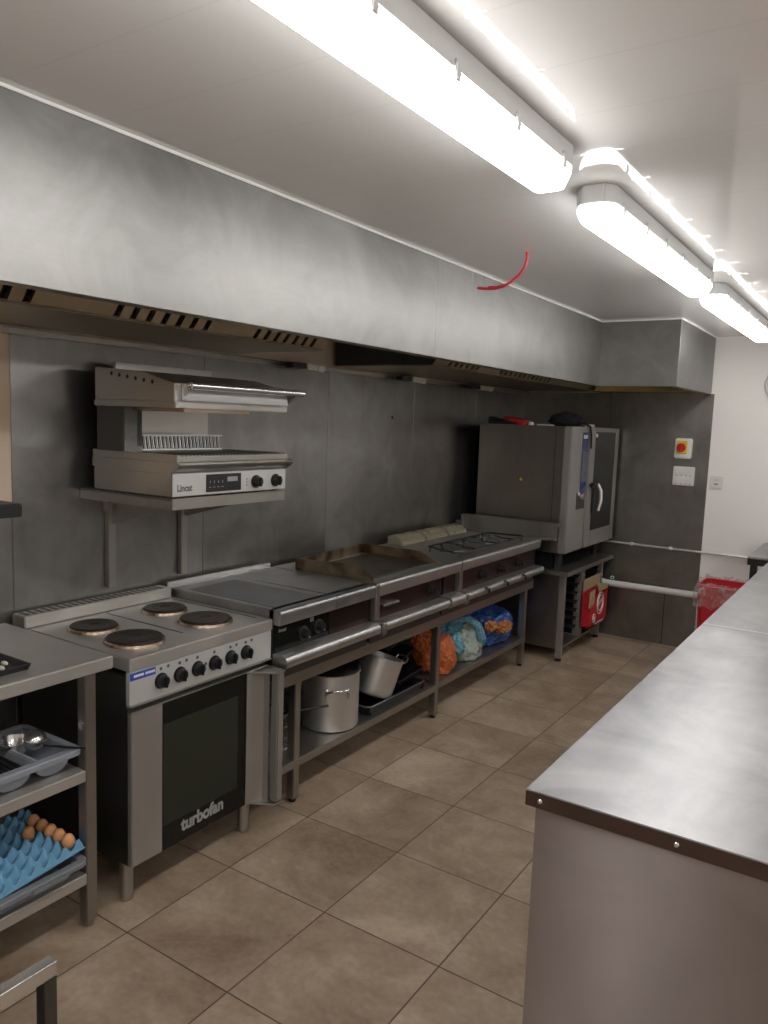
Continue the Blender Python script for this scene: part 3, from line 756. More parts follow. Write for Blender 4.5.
hh = MB().box(BX, BX+.030, 1.50, 1.635, .784, .789, .0015).prism([(BX+.025, .789), (BX+.034, .782), (BX+.030, .778), (BX+.024, .784)], 'y', 1.50, 1.635).build('drawer_pull', M_bright, G)
k = MB().cyl((BX, 1.985, .775), (BX+.006, 1.985, .775), .030, b=.001).cyl((BX+.006, 1.985, .775), (BX+.032, 1.985, .775), .023, .019, b=.003).build('knob', M_black, G)
MB().box(BX+.032, BX+.038, 1.981, 1.989, .757, .793, .001).build('knob_grip', M_black, k)
rail(G, 1.475, 2.095, .024)
MB().box(.55, .630, 1.475, 2.10, .602, .682, .004).build('plinth', M_steeldark, G)
MB().box(.655, .703, 1.432, 1.468, .715, .900, .010, seg=3).build('end_post', M_dull, G)
MB().box(.665, .752, 1.432, 1.466, .655, .727, .012, seg=3).build('rail_collar', M_dull, G)

# --- gas hob
B = thing('gas_hob', 'stainless gas hob with burner spigots and a loose wire pan support', 'hob', (.37, 2.76, .60))
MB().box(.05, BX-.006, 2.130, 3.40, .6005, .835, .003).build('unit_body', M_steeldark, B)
m = MB().box(.05, .662, 2.128, 3.41, .836, .893, .002); bull(m, 2.128, 2.27, .702, .867, .030); bull(m, 2.29, 3.41, .702, .867, .030); m.build('hob_top', M_rail, B)
MB().box(BX-.006, BX, 2.128, 2.255, .70, .835, .002).build('fascia', M_maroon, B)
MB().box(BX-.006, BX, 2.30, 3.40, .70, .835, .002).build('fascia', M_maroon, B)
rail(B, 2.105, 2.262, .031, .714, .692); rail(B, 2.30, 3.405, .025)
MB().box(.55, .630, 2.130, 3.40, .602, .682, .004).build('plinth', M_steeldark, B)
MB().box(.655, .703, 2.262, 2.296, .715, .898, .010, seg=3).build('centre_post', M_dull, B)
MB().box(.665, .752, 2.258, 2.292, .655, .727, .012, seg=3).build('rail_collar', M_dull, B)
for y in (2.58, 2.84, 3.11):
    k = MB().cyl((BX, y, .772), (BX+.006, y, .772), .032, b=.001).cyl((BX+.006, y, .772), (BX+.034, y, .772), .025, .020, b=.003).build('knob', M_black, B)
    MB().box(BX+.034, BX+.040, y-.004, y+.004, .752, .792, .001).build('knob_grip', M_black, k)
    MB().tube([(.732, y-.06, .712), (.748, y-.045, .702), (.748, y-.035, .688), (.737, y-.025, .680)], .006, 8).build('rail_hook', M_blackm, B)
for x, y in ((.454, 2.491), (.461, 2.758), (.435, 3.075)):
    MB().lathe([(0, 0), (.016, 0), (.011, .010), (.010, .028), (.018, .042), (.018, .048), (0, .048)], (x, y, .893), 16).build('burner_spigot', M_blackm, B)
m = MB()
for cx, cy in ((.45, 2.62), (.45, 3.05)):
    m.tube([(cx+.10*math.cos(a), cy+.12*math.sin(a), .8945) for a in [2*PI*k/24 for k in range(24)]], .003, 6, True)
m.build('pressed_rings', M_steeldark, B)
# wire pan support lying over the front
m = MB(); zz = .925
rect = [(.40, 2.42), (.62, 2.33), (.655, 2.36), (.655, 3.22), (.62, 3.26), (.40, 3.22)]
m.tube([(x, y, zz) for x, y in rect], .006, 8, True)
for y in (2.55, 2.85, 3.08): m.tube([(.655, y, zz), (.56, y+.01, zz-.004), (.50, y+.03, zz+.002)], .005, 8)
for y in (2.62, 2.95): m.tube([(.40, y, zz), (.47, y+.02, zz), (.50, y+.05, zz)], .005, 8)
for x, y in ((.41, 2.42), (.64, 2.36), (.64, 3.22), (.41, 3.21)): m.cyl((x, y, .8935), (x, y, zz), .005, seg=8)
m.build('pan_support', M_blackm, B)
for i, (a, b) in enumerate(((2.455, 2.735), (2.75, 3.03), (3.045, 3.30))):
    MB().prism([(.085, .894), (.085, .950), (.150, .950), (.195, .918), (.195, .894)], 'y', a, b, .006).build('flue_cover', M_flue, B)
# steel splash channel at the far end, against the combi oven
m = MB().box(.075, .800, 3.432, 3.438, .905, 1.005, .002).box(.075, .800, 3.438, 3.50, .985, 1.005, .003).box(.075, .8, 3.40, 3.438, .8945, .908, .002)
m.box(.05, .10, 3.40, 3.47, .8945, .96, .003)
m.build('end_splash_channel', M_dull, B)

# ------------------------------------------------------------------ under the cooking table
t = thing('stock_pot', 'tall aluminium stock pot with dark lid on the undershelf', 'pot', (.50, 1.37, .195))
pc = V((.487, 1.383, .1955)); pr = .137
MB().lathe([(0, 0), (pr-.012, 0), (pr-.003, .006), (pr, .018), (pr, .262), (pr+.005, .266), (pr+.005, .272), (pr-.004, .272), (pr-.004, .02), (0, .006)], pc, 56).build('pot_body', M_alu, t)
def loop_handle(parent, c, ang, rr, z, name='handle'):
    ca, sa = math.cos(ang), math.sin(ang); T_ = V((-sa, ca, 0)); Rr = V((ca, sa, 0))
    w = .052
    pts = []
    for s_, o_, dz in ((-w, .002, 0), (-w, .020, .002), (-w*.9, .034, .010), (-w*.6, .040, .016), (0, .041, .018), (w*.6, .040, .016), (w*.9, .034, .010), (w, .020, .002), (w, .002, 0)):
        q = V(c) + Rr*(math.sqrt(max(rr*rr - s_*s_, 0)) + o_) + T_*s_; pts.append((q.x, q.y, z+dz))
    h = MB().tube(pts, .0055, 10).build(name, M_bright, parent)
    for s_ in (-w, w):
        q = V(c) + Rr*(math.sqrt(rr*rr - s_*s_)+.003) + T_*s_
        MB().ball((q.x, q.y, z-.014), .011, (.6, .8, 2.6), 2).build('handle_lug', M_bright, h)
loop_handle(t, pc, math.radians(-38), pr, .395)
loop_handle(t, pc, math.radians(142), pr, .395)
ld = MB().lathe([(0, .016), (.05, .014), (.115, .006), (pr-.008, -.004), (pr-.006, 0), (.115, .011), (.05, .019), (0, .021)], pc+V((-.0, .0, .272)), 48).rot(Matrix.Rotation(math.radians(4), 3, 'X'), pc+V((0, 0, .27))).build('lid', M_oldtray, t)
MB().tube([(pc.x-.03, pc.y-.02, .489), (pc.x-.02, pc.y-.01, .512), (pc.x+.01, pc.y+.01, .514), (pc.x+.03, pc.y+.02, .493)], .005, 8).build('lid_handle', M_black, ld)

# fry basket with a long handle
t = thing('fry_basket', 'wire fry basket with dark handle behind the first table leg', 'basket', (.40, .96, .195))
m = MB(); bx0, bx1, by0, by1, z0, z1 = .28, .52, .845, 1.075, .197, .350
for z in (z0, z0+.05, z0+.1, z1): m.tube([(bx0, by0, z), (bx1, by0, z), (bx1, by1, z), (bx0, by1, z)], .0022 if z < z1 else .004, 6, True)
for i in range(15):
    x = bx0+(bx1-bx0)*i/14; m.tube([(x, by0, z1), (x, by0, z0), (x, by1, z0), (x, by1, z1)], .0012, 5)
for i in range(10):
    y = by0+(by1-by0)*i/9; m.tube([(bx0, y, z1), (bx0, y, z0), (bx1, y, z0), (bx1, y, z1)], .0012, 5)
m.build('wire_cage', M_bright, t)
MB().tube([(.50, 1.03, .350), (.53, 1.035, .372), (.58, 1.06, .378), (.645, 1.16, .384)], .0055, 8).build('handle', M_black, t)
# dark trays in a stack
def pan(label, x0, x1, y0, y1, z, h, rot=0, mat=M_oldtray, rim=None, name='roasting_tray'):
    t = thing(name, label, 'tray', ((x0+x1)/2, (y0+y1)/2, z), 'dark roasting trays on the undershelf')
    piv = V(((x0+x1)/2, (y0+y1)/2, z)); R_ = Matrix.Rotation(rot, 3, 'X')
    m = MB().box(x0+.02, x1-.02, y0+.02, y1-.02, z, z+.004, .001)
    for q in (([(x0, z+h), (x0+.004, z+h), (x0+.024, z+.003), (x0+.02, z)], 'y', y0+.004, y1-.004), ([(x1, z+h), (x1-.004, z+h), (x1-.024, z+.003), (x1-.02, z)], 'y', y0+.004, y1-.004),
              ([(y0, z+h), (y0+.004, z+h), (y0+.024, z+.003), (y0+.02, z)], 'x', x0+.004, x1-.004), ([(y1, z+h), (y1-.004, z+h), (y1-.024, z+.003), (y1-.02, z)], 'x', x0+.004, x1-.004)):
        m.prism(*q)
    m.rot(R_, piv); m.build('tray_body', mat, t)
    MB().tube([(x0, y0+.02, z+h), (x0+.02, y0, z+h), (x1-.02, y0, z+h), (x1, y0+.02, z+h), (x1, y1-.02, z+h), (x1-.02, y1, z+h), (x0+.02, y1, z+h), (x0, y1-.02, z+h)], .004, 8, True).rot(R_, piv).build('rolled_rim', rim or mat, t)
pan('wide roasting tray with a pale grey rim lying flat under the tilted saucepan', .12, .60, 1.56, 2.10, .196, .045, 0, M_oldtray, M_greytray)
pan('blackened tray stacked above the grey rimmed roasting tray', .15, .56, 1.88, 2.15, .246, .04, math.radians(4))
pan('black baking tray leaning behind the orange bag', .12, .50, 1.90, 2.15, .33, .035, math.radians(16))
pan('uppermost blackened tray pushed under the table top beside the saucepan', .10, .48, 1.90, 2.15, .43, .03, math.radians(10))
# tilted saucepan
t = thing('saucepan', 'steel saucepan with a wire loop handle, tilted between pot and trays', 'saucepan', (.485, 1.745, .25))
axis = Matrix.Rotation(math.radians(-17), 3, 'X') @ Matrix.Rotation(math.radians(8), 3, 'Y')
cc = V((.485, 1.735, .246))
MB().lathe([(0, 0), (.096, 0), (.104, .006), (.108, .02), (.112, .195), (.117, .198), (.117, .202), (.108, .202), (.103, .02), (0, .006)], cc, 48, axis.to_4x4()).build('pan_body', M_alu, t)
def loc(q): 
    v = axis @ V(q) + cc; return (v.x, v.y, v.z)
MB().tube([loc(q) for q in ((.07, .088, .185), (.072, .130, .195), (.062, .155, .215), (.03, .163, .222), (0, .155, .215), (-.002, .13, .195), (0, .112, .185))], .005, 8).build('handle', M_bright, t)

# food bags
def crumple(c, s, amp, seed, sub=5, flat=.55):
    c = V(c)
    def fn(p):
        q = V(p)*2.2 + V((seed*3.1, seed, -seed))
        n_ = noise.fractal(q, .9, 2.2, 5) * amp + abs(noise.noise(q*2.3)) * amp * .7
        return 1 + n_
    m = MB(); m.ball((0, 0, 0), 1, s, sub, fn)
    for v in m.bm.verts:
        if v.co.z < -s[2]*flat: v.co.z = -s[2]*flat + (v.co.z + s[2]*flat)*.05
        v.co += c
    return m
def zfloor(s, z, flat=.55): return z + s*flat + .006
t = thing('orange_food_bag', 'orange plastic bag of food on the undershelf behind the middle leg', 'bag', (.50, 2.30, .205))
crumple((.49, 2.395, zfloor(.135, .205)), (.12, .132, .135), .15, 3).build('bag_body', M_orange, t)
crumple((.44, 2.30, .395), (.05, .06, .075), .35, 8, 4, .9).build('bag_neck', M_orange, t)
t = thing('teal_food_bag', 'pale bag with teal twisted top, between the orange and blue bags', 'bag', (.48, 2.72, .205))
crumple((.50, 2.735, zfloor(.14, .205)), (.115, .15, .14), .14, 5).build('bag_body', M_pale, t)
crumple((.44, 2.62, .43), (.09, .15, .075), .3, 11, 5, .9).build('bag_top', M_teal, t)
m = MB().tube([(.50, 2.60, .46), (.56, 2.66, .47), (.60, 2.72, .42), (.615, 2.74, .34), (.600, 2.76, .27)], [.016, .022, .026, .034, .014], 10)
m.build('bag_twist', M_teal, t)
crumple((.50, 2.54, .33), (.09, .075, .085), .25, 19, 4, .9).build('bag_side_fold', M_teal, t)
t = thing('blue_food_bag', 'blue plastic bag with bread showing, at the far end of the undershelf', 'bag', (.46, 3.1, .205))
crumple((.425, 3.185, zfloor(.135, .205)), (.16, .27, .135), .14, 6).build('bag_body', M_bluebag, t)
solo(MB().ball((.597, 3.10, .335), 1, (.035, .085, .033), 4, lambda p: 1/max(abs(p.x), abs(p.y), abs(p.z))**.5*(1+.3*noise.fractal(V(p)*3, .8, 2, 3))), 'bread_loaf', M_bread, 'brown loaf showing through the blue bag', 'bread', (.595, 3.07, .30))
solo(MB().ball((.585, 2.94, .368), 1, (.028, .055, .030), 4, lambda p: 1/max(abs(p.x), abs(p.y), abs(p.z))**.4*(1+.4*noise.fractal(V(p)*3+V((4, 0, 0)), .8, 2, 3))), 'bread_roll', M_bread, 'smaller brown roll showing at the near side of the blue bag', 'bread', (.585, 2.93, .34))

# ------------------------------------------------------------------ combi oven and stand
ST = thing('oven_stand', 'stainless stand with tray runners under the combi oven', 'stand', (.45, 4.05, 0))
MB().box(.10, .850, 3.56, 4.58, .632, .662, .003).build('stand_top', M_steel, ST)
for y in (3.675, 4.485):
    for x in (.14, .775):
        l = MB().box(x-.02, x+.02, y-.02, y+.02, .022, .632, .003).build('leg', M_steelz, ST)
        MB().cyl((x, y, 0), (x, y, .022), .022, .018, b=.002).build('foot', M_black, l)
MB().box(.16, .755, 3.662, 3.667, .085, .632, .001).build('side_panel', M_combi, ST)
MB().box(.12, .79, 3.667, 4.49, .085, .105, .003).build('lower_shelf', M_dull, ST)
MB().box(.12, .125, 3.667, 4.49, .105, .632, .001).build('back_panel', M_steeldark, ST)
MB().box(.40, .785, 4.03, 4.11, .105, .632, .003).build('centre_divider', M_steelz, ST)
for y0, sgn in ((3.70, 1), (4.02, -1), (4.12, 1), (4.46, -1)):
    for i in range(7):
        z = .17 + .063*i
        MB().box(.772, .778, min(y0+.006*sgn, y0+.018*sgn), max(y0+.006*sgn, y0+.018*sgn), z, z+.012, .001).build('lit_runner_tip', M_alu, ST)  # pale tabs paint the lit ends of the runners
        MB().box(.16, .772, min(y0, y0+.026*sgn), max(y0, y0+.026*sgn), z, z+.005, .001).prism([(y0, z), (y0, z+.022), (y0+.004*sgn, z+.022), (y0+.004*sgn, z)], 'x', .16, .772).build('tray_runner', M_steeldark, ST)  # runners darkened to paint the shaded inside of the stand
for ya, yb in ((3.696, 3.70), (4.022, 4.028), (4.112, 4.118)): MB().box(.20, .74, ya, yb, .12, .62, .001).build('runner_carrier', M_black, ST)

O = thing('combi_oven', 'large stainless combi oven with tall glass door in the corner', 'oven', (.46, 4.07, .662))
CY0, CY1, CX = 3.560, 4.578, .815
MB().box(.125, CX-.055, CY0, CY1, .785, 1.655, .006).build('oven_case', M_combi, O)
MB().box(CX-.0545, CX, CY0, 3.905, .785, 1.655, .006).build('front_pillar', M_steelz, O)
for x in (.19, .72):
    for y in (3.66, 4.48): MB().cyl((x, y, .6625), (x, y, .785), .024, .02, b=.002).build('leg', M_black, O)
MB().box(.30, .70, 3.64, 3.84, .6635, .78, .006).build('drain_box', M_black, O)
cp = MB().box(CX, CX+.006, 3.735, 3.885, 1.18, 1.625, .003).build('control_panel', M_steelz, O)
MB().box(CX+.006, CX+.008, 3.755, 3.872, 1.20, 1.618, .001).build('panel_foil', M_panelblue, cp)
MB().box(CX+.008, CX+.009, 3.765, 3.862, 1.27, 1.49, .0005).build('display', M_screen, cp)
MB().box(CX+.008, CX+.009, 3.770, 3.855, 1.575, 1.60, .0005).build('badge', M_letter, cp)
kb = MB().cyl((CX+.004, 3.80, 1.175), (CX+.03, 3.80, 1.175), .032, .028, b=.003).build('selector_knob', M_bright, O)
MB().box(CX, CX+.004, 3.72, 3.885, 1.08, 1.20, .002).build('knob_recess', M_steeldark, O)
Dr = MB().box(CX-.054, CX+.012, 3.912, 4.02, .79, 1.652, .004).box(CX-.054, CX+.012, 4.50, 4.575, .79, 1.652, .004).box(CX-.054, CX+.012, 4.02, 4.50, .79, .905, .004).box(CX-.054, CX+.012, 4.02, 4.50, 1.622, 1.652, .004).build('door_frame', M_steelz, O)
MB().box(CX-.03, CX+.008, 4.019, 4.501, .904, 1.623, .001).build('door_glass', M_glassk, Dr)
MB().box(CX+.008, CX+.009, 4.03, 4.075, 1.585, 1.61, .0004).build('door_sticker', M_white, Dr)
hd = MB().box(CX+.012, CX+.05, 3.935, 4.03, 1.225, 1.262, .010).build('handle_mount', M_black, Dr)
MB().tube([(CX+.045, 4.03, 1.25), (CX+.066, 4.045, 1.20), (CX+.070, 4.045, 1.13), (CX+.058, 4.035, 1.055)], [.012, .013, .013, .010], 12).build('handle_lever', M_alu, hd)
MB().box(CX+.012, CX+.03, 4.0, 4.04, 1.03, 1.24, .006).build('handle_grip', M_black, hd)
MB().prism([(.452, 1.268), (.478, 1.268), (.465, 1.292)], 'y', CY0-.0012, CY0-.0001).build('warning_sticker', M_yellow, O)
MB().box(.70, .705, CY0-.0015, CY0, .80, 1.64, 0).build('case_seam', M_steeldark, O)

# on top of the oven
ZT = 1.6555
solo(MB().prism([(.24, ZT), (.24, ZT+.05), (.26, ZT+.055), (.40, ZT+.03), (.40, ZT)], 'y', 3.70, 3.86, .003), 'red_black_box', M_red, 'low red box on top of the combi oven, nearest the corner', 'box', (.32, 3.78, ZT))
solo(MB().prism([(.16, ZT), (.16, ZT+.045), (.18, ZT+.052), (.30, ZT+.022), (.36, ZT+.012), (.36, ZT)], 'y', 3.62, 3.695, .003), 'black_wedge', M_black, 'flat black wedge lying against the red box on the combi oven', 'folder', (.26, 3.66, ZT))
m = crumple((.655, 3.86, ZT+.045), (.115, .11, .055), .18, 12, 4, .8)
solo(m, 'black_cloth', M_cloth, 'crumpled black cloth on top of the combi oven above its door', 'cloth', (.655, 3.86, ZT))
solo(MB().tube([(.73, 3.84, ZT+.05), (.79, 3.87, ZT+.025), (.822, 3.895, ZT+.003), (.832, 3.905, ZT-.06), (.834, 3.908, ZT-.15)], [.008, .008, .007, .006, .006], 8), 'black_strap', M_cloth, 'black strap hanging from the cloth down beside the oven door', 'strap', (.73, 3.84, ZT+.03))
solo(MB().cyl((.44, 3.74, ZT), (.44, 3.74, ZT+.022), .022, .018, b=.003), 'white_tub', M_white, 'small round white tub on the combi oven, right of the red box', 'tub', (.44, 3.74, ZT))
solo(MB().box(.50, .60, 3.70, 3.78, ZT, ZT+.008, .002), 'white_card', M_white, 'flat white card on the combi oven between the white tub and black cloth', 'card', (.55, 3.74, ZT))
solo(MB().box(.76, .80, 3.95, 4.06, ZT, ZT+.020, .004), 'cream_block', M_cream, 'small cream block on the front edge of the combi oven over the door', 'block', (.78, 4.0, ZT))

# open red carton on the stand
t = thing('red_carton', 'open red cardboard box with printed white marks on the oven stand', 'box', (.76, 4.27, .1055))
cx0, cx1, cy0, cy1, zt = .797, .862, 4.04, 4.44, .455
MB().box(cx0, cx1, cy0, cy1, .170, .185, .002).box(cx1-.003, cx1, cy0, cy1, .170, .40, .001).box(cx0, cx0+.003, cy0, cy1, .170, .44, .001).box(cx0, cx1, cy0, cy0+.003, .170, .42, .001).box(cx0, cx1, cy1-.003, cy1, .170, .42, .001).build('carton_walls', M_cardred, t)
MB().box(cx0-.002, cx0+.002, cy0+.02, cy1, .44, .53, .001).build('back_flap', M_card, t)
MB().prism([(cy0-.035, .33), (cy0+.085, .35), (cy0+.085, .46), (cy0-.03, .45)], 'x', cx1+.001, cx1+.004).build('side_flap', M_card, t)
MB().prism([(cy0+.19, .42), (cy1, .42), (cy1, .455), (cy0+.14, .49)], 'x', cx1-.004, cx1-.001).build('front_flap', M_card, t)
ring = MB()
for rr, y_, z_ in ((.075, 4.27, .33), (.055, 4.27, .33), (.028, 4.14, .235)):
    ring.tube([(cx1+.001, y_+rr*math.cos(a), z_+rr*1.1*math.sin(a)) for a in [2*PI*k/28 for k in range(28)]], .004, 6, True)
for k in range(7):
    y_ = 4.225+.015*k; ring.box(cx1, cx1+.002, y_, y_+.006, .305+.006*k, .335+.006*k, 0)
ring.box(cx1, cx1+.002, 4.13, 4.15, .225, .245, 0)
for k in range(9): ring.box(cx1, cx1+.002, 4.17+.024*k, 4.185+.024*k, .178, .190, 0)
ring.build('white_print', M_letter, t)

# ------------------------------------------------------------------ back wall fittings
t = thing('isolator_switch', 'rotary isolator with red knob on a yellow plate on the steel wall', 'switch', (1.307, YB-.004, 1.52))
MB().box(1.247, 1.367, YB-.055, YB-.0045, 1.447, 1.598, .008).build('enclosure', M_white, t)
MB().box(1.262, 1.338, YB-.059, YB-.055, 1.482, 1.578, .003).build('yellow_plate', M_yellow, t)
k = MB().cyl((1.297, YB-.059, 1.530), (1.297, YB-.080, 1.530), .034, .031, b=.003).build('knob', M_red, t)
MB().box(1.290, 1.304, YB-.098, YB-.080, 1.500, 1.560, .004).build('knob_grip', M_red, k)
t = thing('switch_panel', 'white panel with two rows of switches below the isolator', 'switch', (1.32, YB-.004, 1.32))
MB().box(1.245, 1.397, YB-.030, YB-.0045, 1.246, 1.387, .004).build('plate', M_white, t)
for j, z in enumerate((1.345, 1.283)):
    for i in range(4): 
        r_ = MB().box(1.262+.033*i, 1.284+.033*i, YB-.036, YB-.030, z-.013, z+.013, .002).build('rocker', M_white, t)
m = MB()
for i in range(4): m.box(1.266+.033*i, 1.281+.033*i, YB-.0305, YB-.0298, 1.318, 1.321, 0); m.box(1.266+.033*i, 1.281+.033*i, YB-.0305, YB-.0298, 1.257, 1.260, 0)
m.build('printed_marks', M_lettert, t)
t = thing('wall_spur', 'white fused switch plate on the white wall beside the steel', 'switch', (1.552, YB, 1.285))
MB().box(1.506, 1.598, YB-.012, YB-.0005, 1.240, 1.330, .004).build('plate', M_white, t)
MB().box(1.537, 1.567, YB-.016, YB-.012, 1.297, 1.309, .002).build('rocker', M_grey, t)
MB().box(1.540, 1.564, YB-.014, YB-.012, 1.268, 1.276, .001).build('flex_outlet', M_lettert, t)
t = thing('copper_pipe', 'thin horizontal metal pipe with white clips along the back wall', 'pipe', (1.3, YB-.03, .76))
MB().cyl((.16, YB-.03, .763), (1.87, YB-.03, .757), .009, seg=16).build('pipe_run', M_alu, t)
for x in (.98, 1.272, 1.835):
    MB().cyl((x-.012, YB-.03, .76), (x+.012, YB-.03, .76), .014, b=.002).box(x-.008, x+.008, YB-.028, YB-.0045, .750, .770, .002).build('pipe_clip', M_white, t)
t = thing('waste_pipe', 'thick white waste pipe low along the back wall', 'pipe', (1.12, YB-.035, .43))
MB().cyl((.76, YB-.032, .428), (1.62, YB-.032, .428), .025, seg=28).build('pipe_run', M_white, t)
MB().cyl((.755, YB-.032, .428), (.79, YB-.032, .428), .028, seg=28, b=.002).build('pipe_collar', M_white, t)
MB().lathe([(.012, -.003), (.016, 0), (.012, .003), (.009, 0), (.012, -.003)], (.845, YB-.03, .473), 20, Matrix.Rotation(PI/2, 4, 'X')).build('pipe_clip', M_white, t)
t = thing('wall_clock', 'round grey rimmed clock on the white wall, cut by the right edge', 'clock', (1.94, YB-.02, 2.0))
MB().lathe([(.105, 0), (.125, .004), (.13, .02), (.12, .032), (.108, .028), (.105, .0)], (1.944, YB-.001, 1.997), 48, Matrix.Rotation(PI/2, 4, 'X')).build('rim', M_grey, t)
MB().lathe([(0, .010), (.107, .010), (.107, 0), (0, 0)], (1.944, YB-.001, 1.997), 48, Matrix.Rotation(PI/2, 4, 'X')).build('dial', M_white, t)
MB().box(1.941, 1.947, YB-.016, YB-.012, 1.997, 2.06, .001).box(1.944, 1.985, YB-.016, YB-.012, 1.994, 2.0, .001).build('hands', M_black, t)
solo(MB().cyl((.0045, 2.583, 1.67), (.008, 2.583, 1.67), .011, seg=16, b=.001), 'wall_plug', M_black, 'tiny black plug in the steel wall left of the combi oven', 'plug', (.0045, 2.583, 1.67))

# ------------------------------------------------------------------ red bin and liner
t = thing('waste_bin', 'red plastic bin near the back wall behind the counter', 'bin', (1.76, 4.33, 0))
def bin_shell(x0, x1, y0, y1, z0, z1, tx, w):
    m = MB()
    def ring_(f, ins): return [(x0+tx*f+ins, y0+tx*f+ins), (x1-tx*f-ins, y0+tx*f+ins), (x1-tx*f-ins, y1-tx*f-ins), (x0+tx*f+ins, y1-tx*f-ins)]
    tb = bmesh.new(); rs = []
    for f, ins, z in ((1, .01, z0), (1, 0, z0+.01), (0, 0, z1), (0, w, z1), (1, w, z0+.015)):
        rs.append([tb.verts.new((*p, z)) for p in ring_(f, ins)])
    for a, b in zip(rs, rs[1:]):
        for k in range(4): tb.faces.new((a[k], a[(k+1) % 4], b[(k+1) % 4], b[k]))
    tb.faces.new(rs[0][::-1]); tb.faces.new(rs[-1]); bmesh.ops.recalc_face_normals(tb, faces=tb.faces)
    bmesh.ops.bevel(tb, geom=[e for e in tb.edges if abs(e.verts[0].co.z-e.verts[1].co.z) > .2], offset=.03, segments=3, affect='EDGES')
    return m._take(tb)
bin_shell(1.565, 1.93, 4.16, 4.50, 0, .585, .03, .006).build('bin_body', M_binred, t)
MB().tube([(1.565, 4.19, .585), (1.595, 4.16, .585), (1.90, 4.16, .585), (1.93, 4.19, .585), (1.93, 4.47, .585), (1.90, 4.50, .585), (1.595, 4.50, .585), (1.565, 4.47, .585)], .008, 8, True).build('rim', M_binred, t)
# liner draped over the rim
def lin(u, v):
    a = 2*PI*u; cx_, cy_ = 1.747, 4.33
    k = max(abs(math.cos(a)), abs(math.sin(a)))
    X_, Y_ = .19*math.cos(a)/k**.8, .178*math.sin(a)/k**.8
    n_ = noise.noise(V((math.cos(a)*4, math.sin(a)*4, v*3)))
    n2 = noise.noise(V((math.cos(a)*11, math.sin(a)*11, v*6+3)))
    if v < .35:
        q = v/.35; s_ = .90 + .08*q; z = .44 + .165*q
    else:
        q = (v-.35)/.65; s_ = 1.02 + .10*math.sin(q*PI*.55) + .05*n_; z = .61 - .16*q*q + .03*n_*(.3+q)
    s_ += .025*n2
    return V((cx_+X_*s_, cy_+Y_*s_, min(z+.01*n2, .63)))
solo(MB().grid(lin, 96, 22), 'bin_liner', M_liner, 'clear plastic liner draped over the rim of the red bin', 'bag', (1.747, 4.33, .44))

# ------------------------------------------------------------------ side table behind the counter
t = thing('side_table', 'black edged table with steel top at the right edge behind the counter', 'table', (2.2, 4.1, 0))
MB().box(1.915, 2.75, 3.82, 4.60, .868, .880, .002).build('table_top', M_top, t)
MB().box(1.917, 2.75, 3.822, 3.845, .826, .868, .002).box(1.917, 1.94, 3.845, 4.60, .826, .868, .002).build('edge_frame', M_black, t)
for x, y in ((1.955, 3.85), (1.955, 4.56), (2.70, 3.85), (2.70, 4.56)):
    MB().box(x-.02, x+.02, y-.02, y+.02, 0, .826, .002).build('leg', M_black, t)
t = thing('spray_bottle', 'turquoise plastic bottle on the black edged side table', 'bottle', (2.03, 4.20, .8805))
MB().lathe([(0, 0), (.045, 0), (.05, .008), (.05, .055), (.030, .075), (.014, .085), (.014, .10), (0, .10)], (2.035, 4.20, .8805), 32).build('bottle_body', M_blueobj, t)
MB().cyl((2.035, 4.20, .9805), (2.035, 4.20, 1.005), .018, b=.002).build('bottle_cap', M_white, t)
solo(MB().box(1.965, 2.06, 4.34, 4.44, .8805, .945, .004), 'grey_box', M_greyp, 'small grey box behind the turquoise bottle on the side table', 'box', (2.01, 4.39, .8805))

# ------------------------------------------------------------------ counter in the foreground
Cn = thing('steel_counter', 'large stainless steel counter in the right foreground', 'counter', (2.45, 1.7, 0))
for a, b in ((-.040, 1.701), (1.704, 3.50)):
    MB().box(2.068, 2.86, a, b, .897, .901, .0015, seg=2).build('worktop', M_top, Cn)
MB().box(2.068, 2.86, -.040, -.037, .866, .8975, .001).build('end_fascia', M_fascia, Cn)
MB().box(2.068, 2.071, -.037, 3.50, .866, .8975, .001).build('side_fascia', M_fascia, Cn)
MB().box(2.0715, 2.86, 1.6990, 1.7060, .8985, .9022, .0005).build('joint_seal', M_white, Cn)
MB().box(2.088, 2.84, -.030, -.027, .06, .897, .001).build('end_panel', M_panel, Cn)
MB().box(2.088, 2.091, -.027, 3.48, .06, .896, .001).box(2.837, 2.84, -.027, 3.48, .06, .896, .001).box(2.088, 2.84, 3.477, 3.48, .06, .896, .001).build('side_panel', M_panel, Cn)
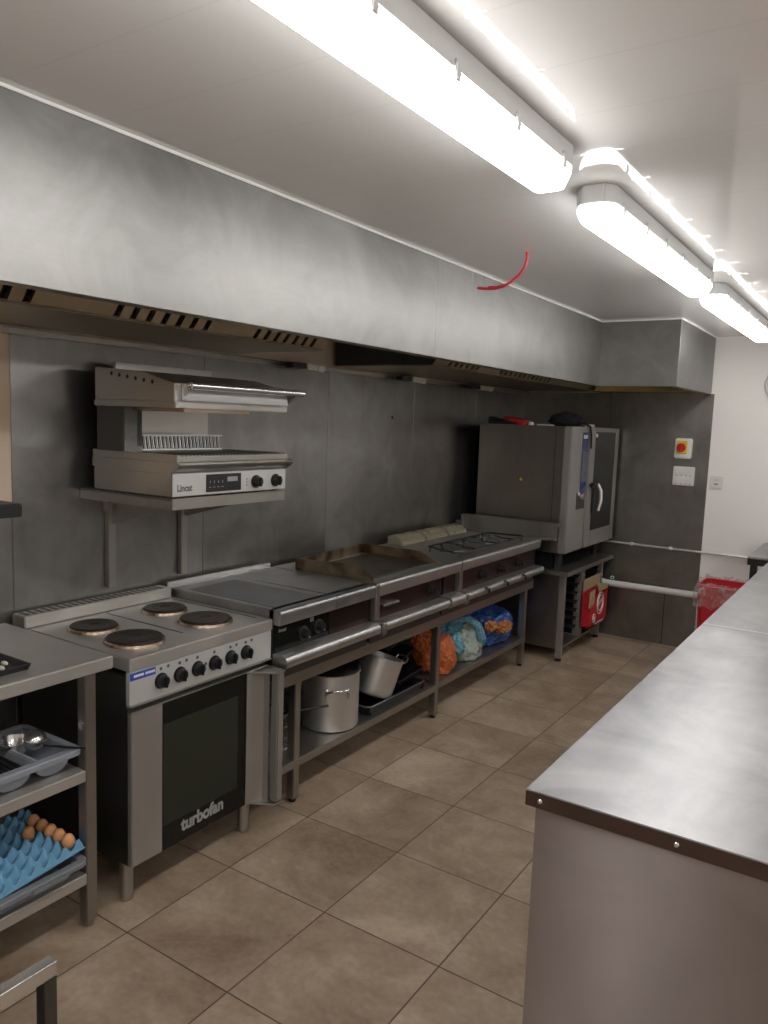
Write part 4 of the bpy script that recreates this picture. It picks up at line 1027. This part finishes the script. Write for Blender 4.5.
MB().box(2.10, 2.83, -.01, 3.46, .0, .06, .002).build('plinth', M_steeldark, Cn)
for x in (2.100, 2.371, 2.66):
    MB().lathe([(0, .004), (.0035, .0035), (.006, .001), (.0062, 0)], (x, -.0401, .882), 16, Matrix.Rotation(PI/2, 4, 'X')).build('rivet', M_bright, Cn)

# ------------------------------------------------------------------ trolley corner, bottom left
W = thing('steel_trolley', 'open stainless trolley frame corner at the bottom left edge', 'trolley', (.95, -.9, 0))
wx, wy, wz = 1.20, -.547, .435
m = MB().box(wx-.004, wx, wy-.75, wy, wz-.034, wz, .0015).box(wx-.030, wx, wy-.75, wy, wz-.002, wz+.001, .001).box(wx-.030, wx-.027, wy-.75, wy, wz-.02, wz, .001)
m.box(wx-.03, wx-.004, wy-.75, wy, wz-.034, wz-.031, .001)
m.box(wx-.45, wx, wy-.75, wy-.72, wz-.034, wz, .002).box(wx-.45, wx-.42, wy-.75, wy, wz-.034, wz, .002)
m.build('top_frame', M_bright, W)
for x, y in ((wx-.016, wy-.016), (wx-.434, wy-.016), (wx-.016, wy-.734), (wx-.434, wy-.734)):
    l = MB().box(x-.016, x+.016, y-.016, y+.016, .05, wz-.034, .002).build('leg', M_steeldark, W)  # leg colour darkened to paint its unlit side
    MB().cyl((x-.008, y, .025), (x+.008, y, .025), .025, b=.004).build('castor', M_black, l)
MB().box(wx-.445, wx-.003, wy-.747, wy-.003, .11, .118, .002).build('lower_shelf', M_steeldark, W)

# ------------------------------------------------------------------ world and view
w = bpy.data.worlds.new('world'); scene.world = w; w.use_nodes = True
w.node_tree.nodes['Background'].inputs[0].default_value = (.5, .5, .5, 1); w.node_tree.nodes['Background'].inputs[1].default_value = .1
vs = scene.view_settings; vs.view_transform = 'Standard'; vs.look = 'None'; vs.gamma = 1; vs.use_curve_mapping = False
vs.exposure = .62
scene.cycles.max_bounces = 8; scene.cycles.diffuse_bounces = 4; scene.cycles.glossy_bounces = 5; scene.cycles.transparent_max_bounces = 8
scene.cycles.use_denoising = True
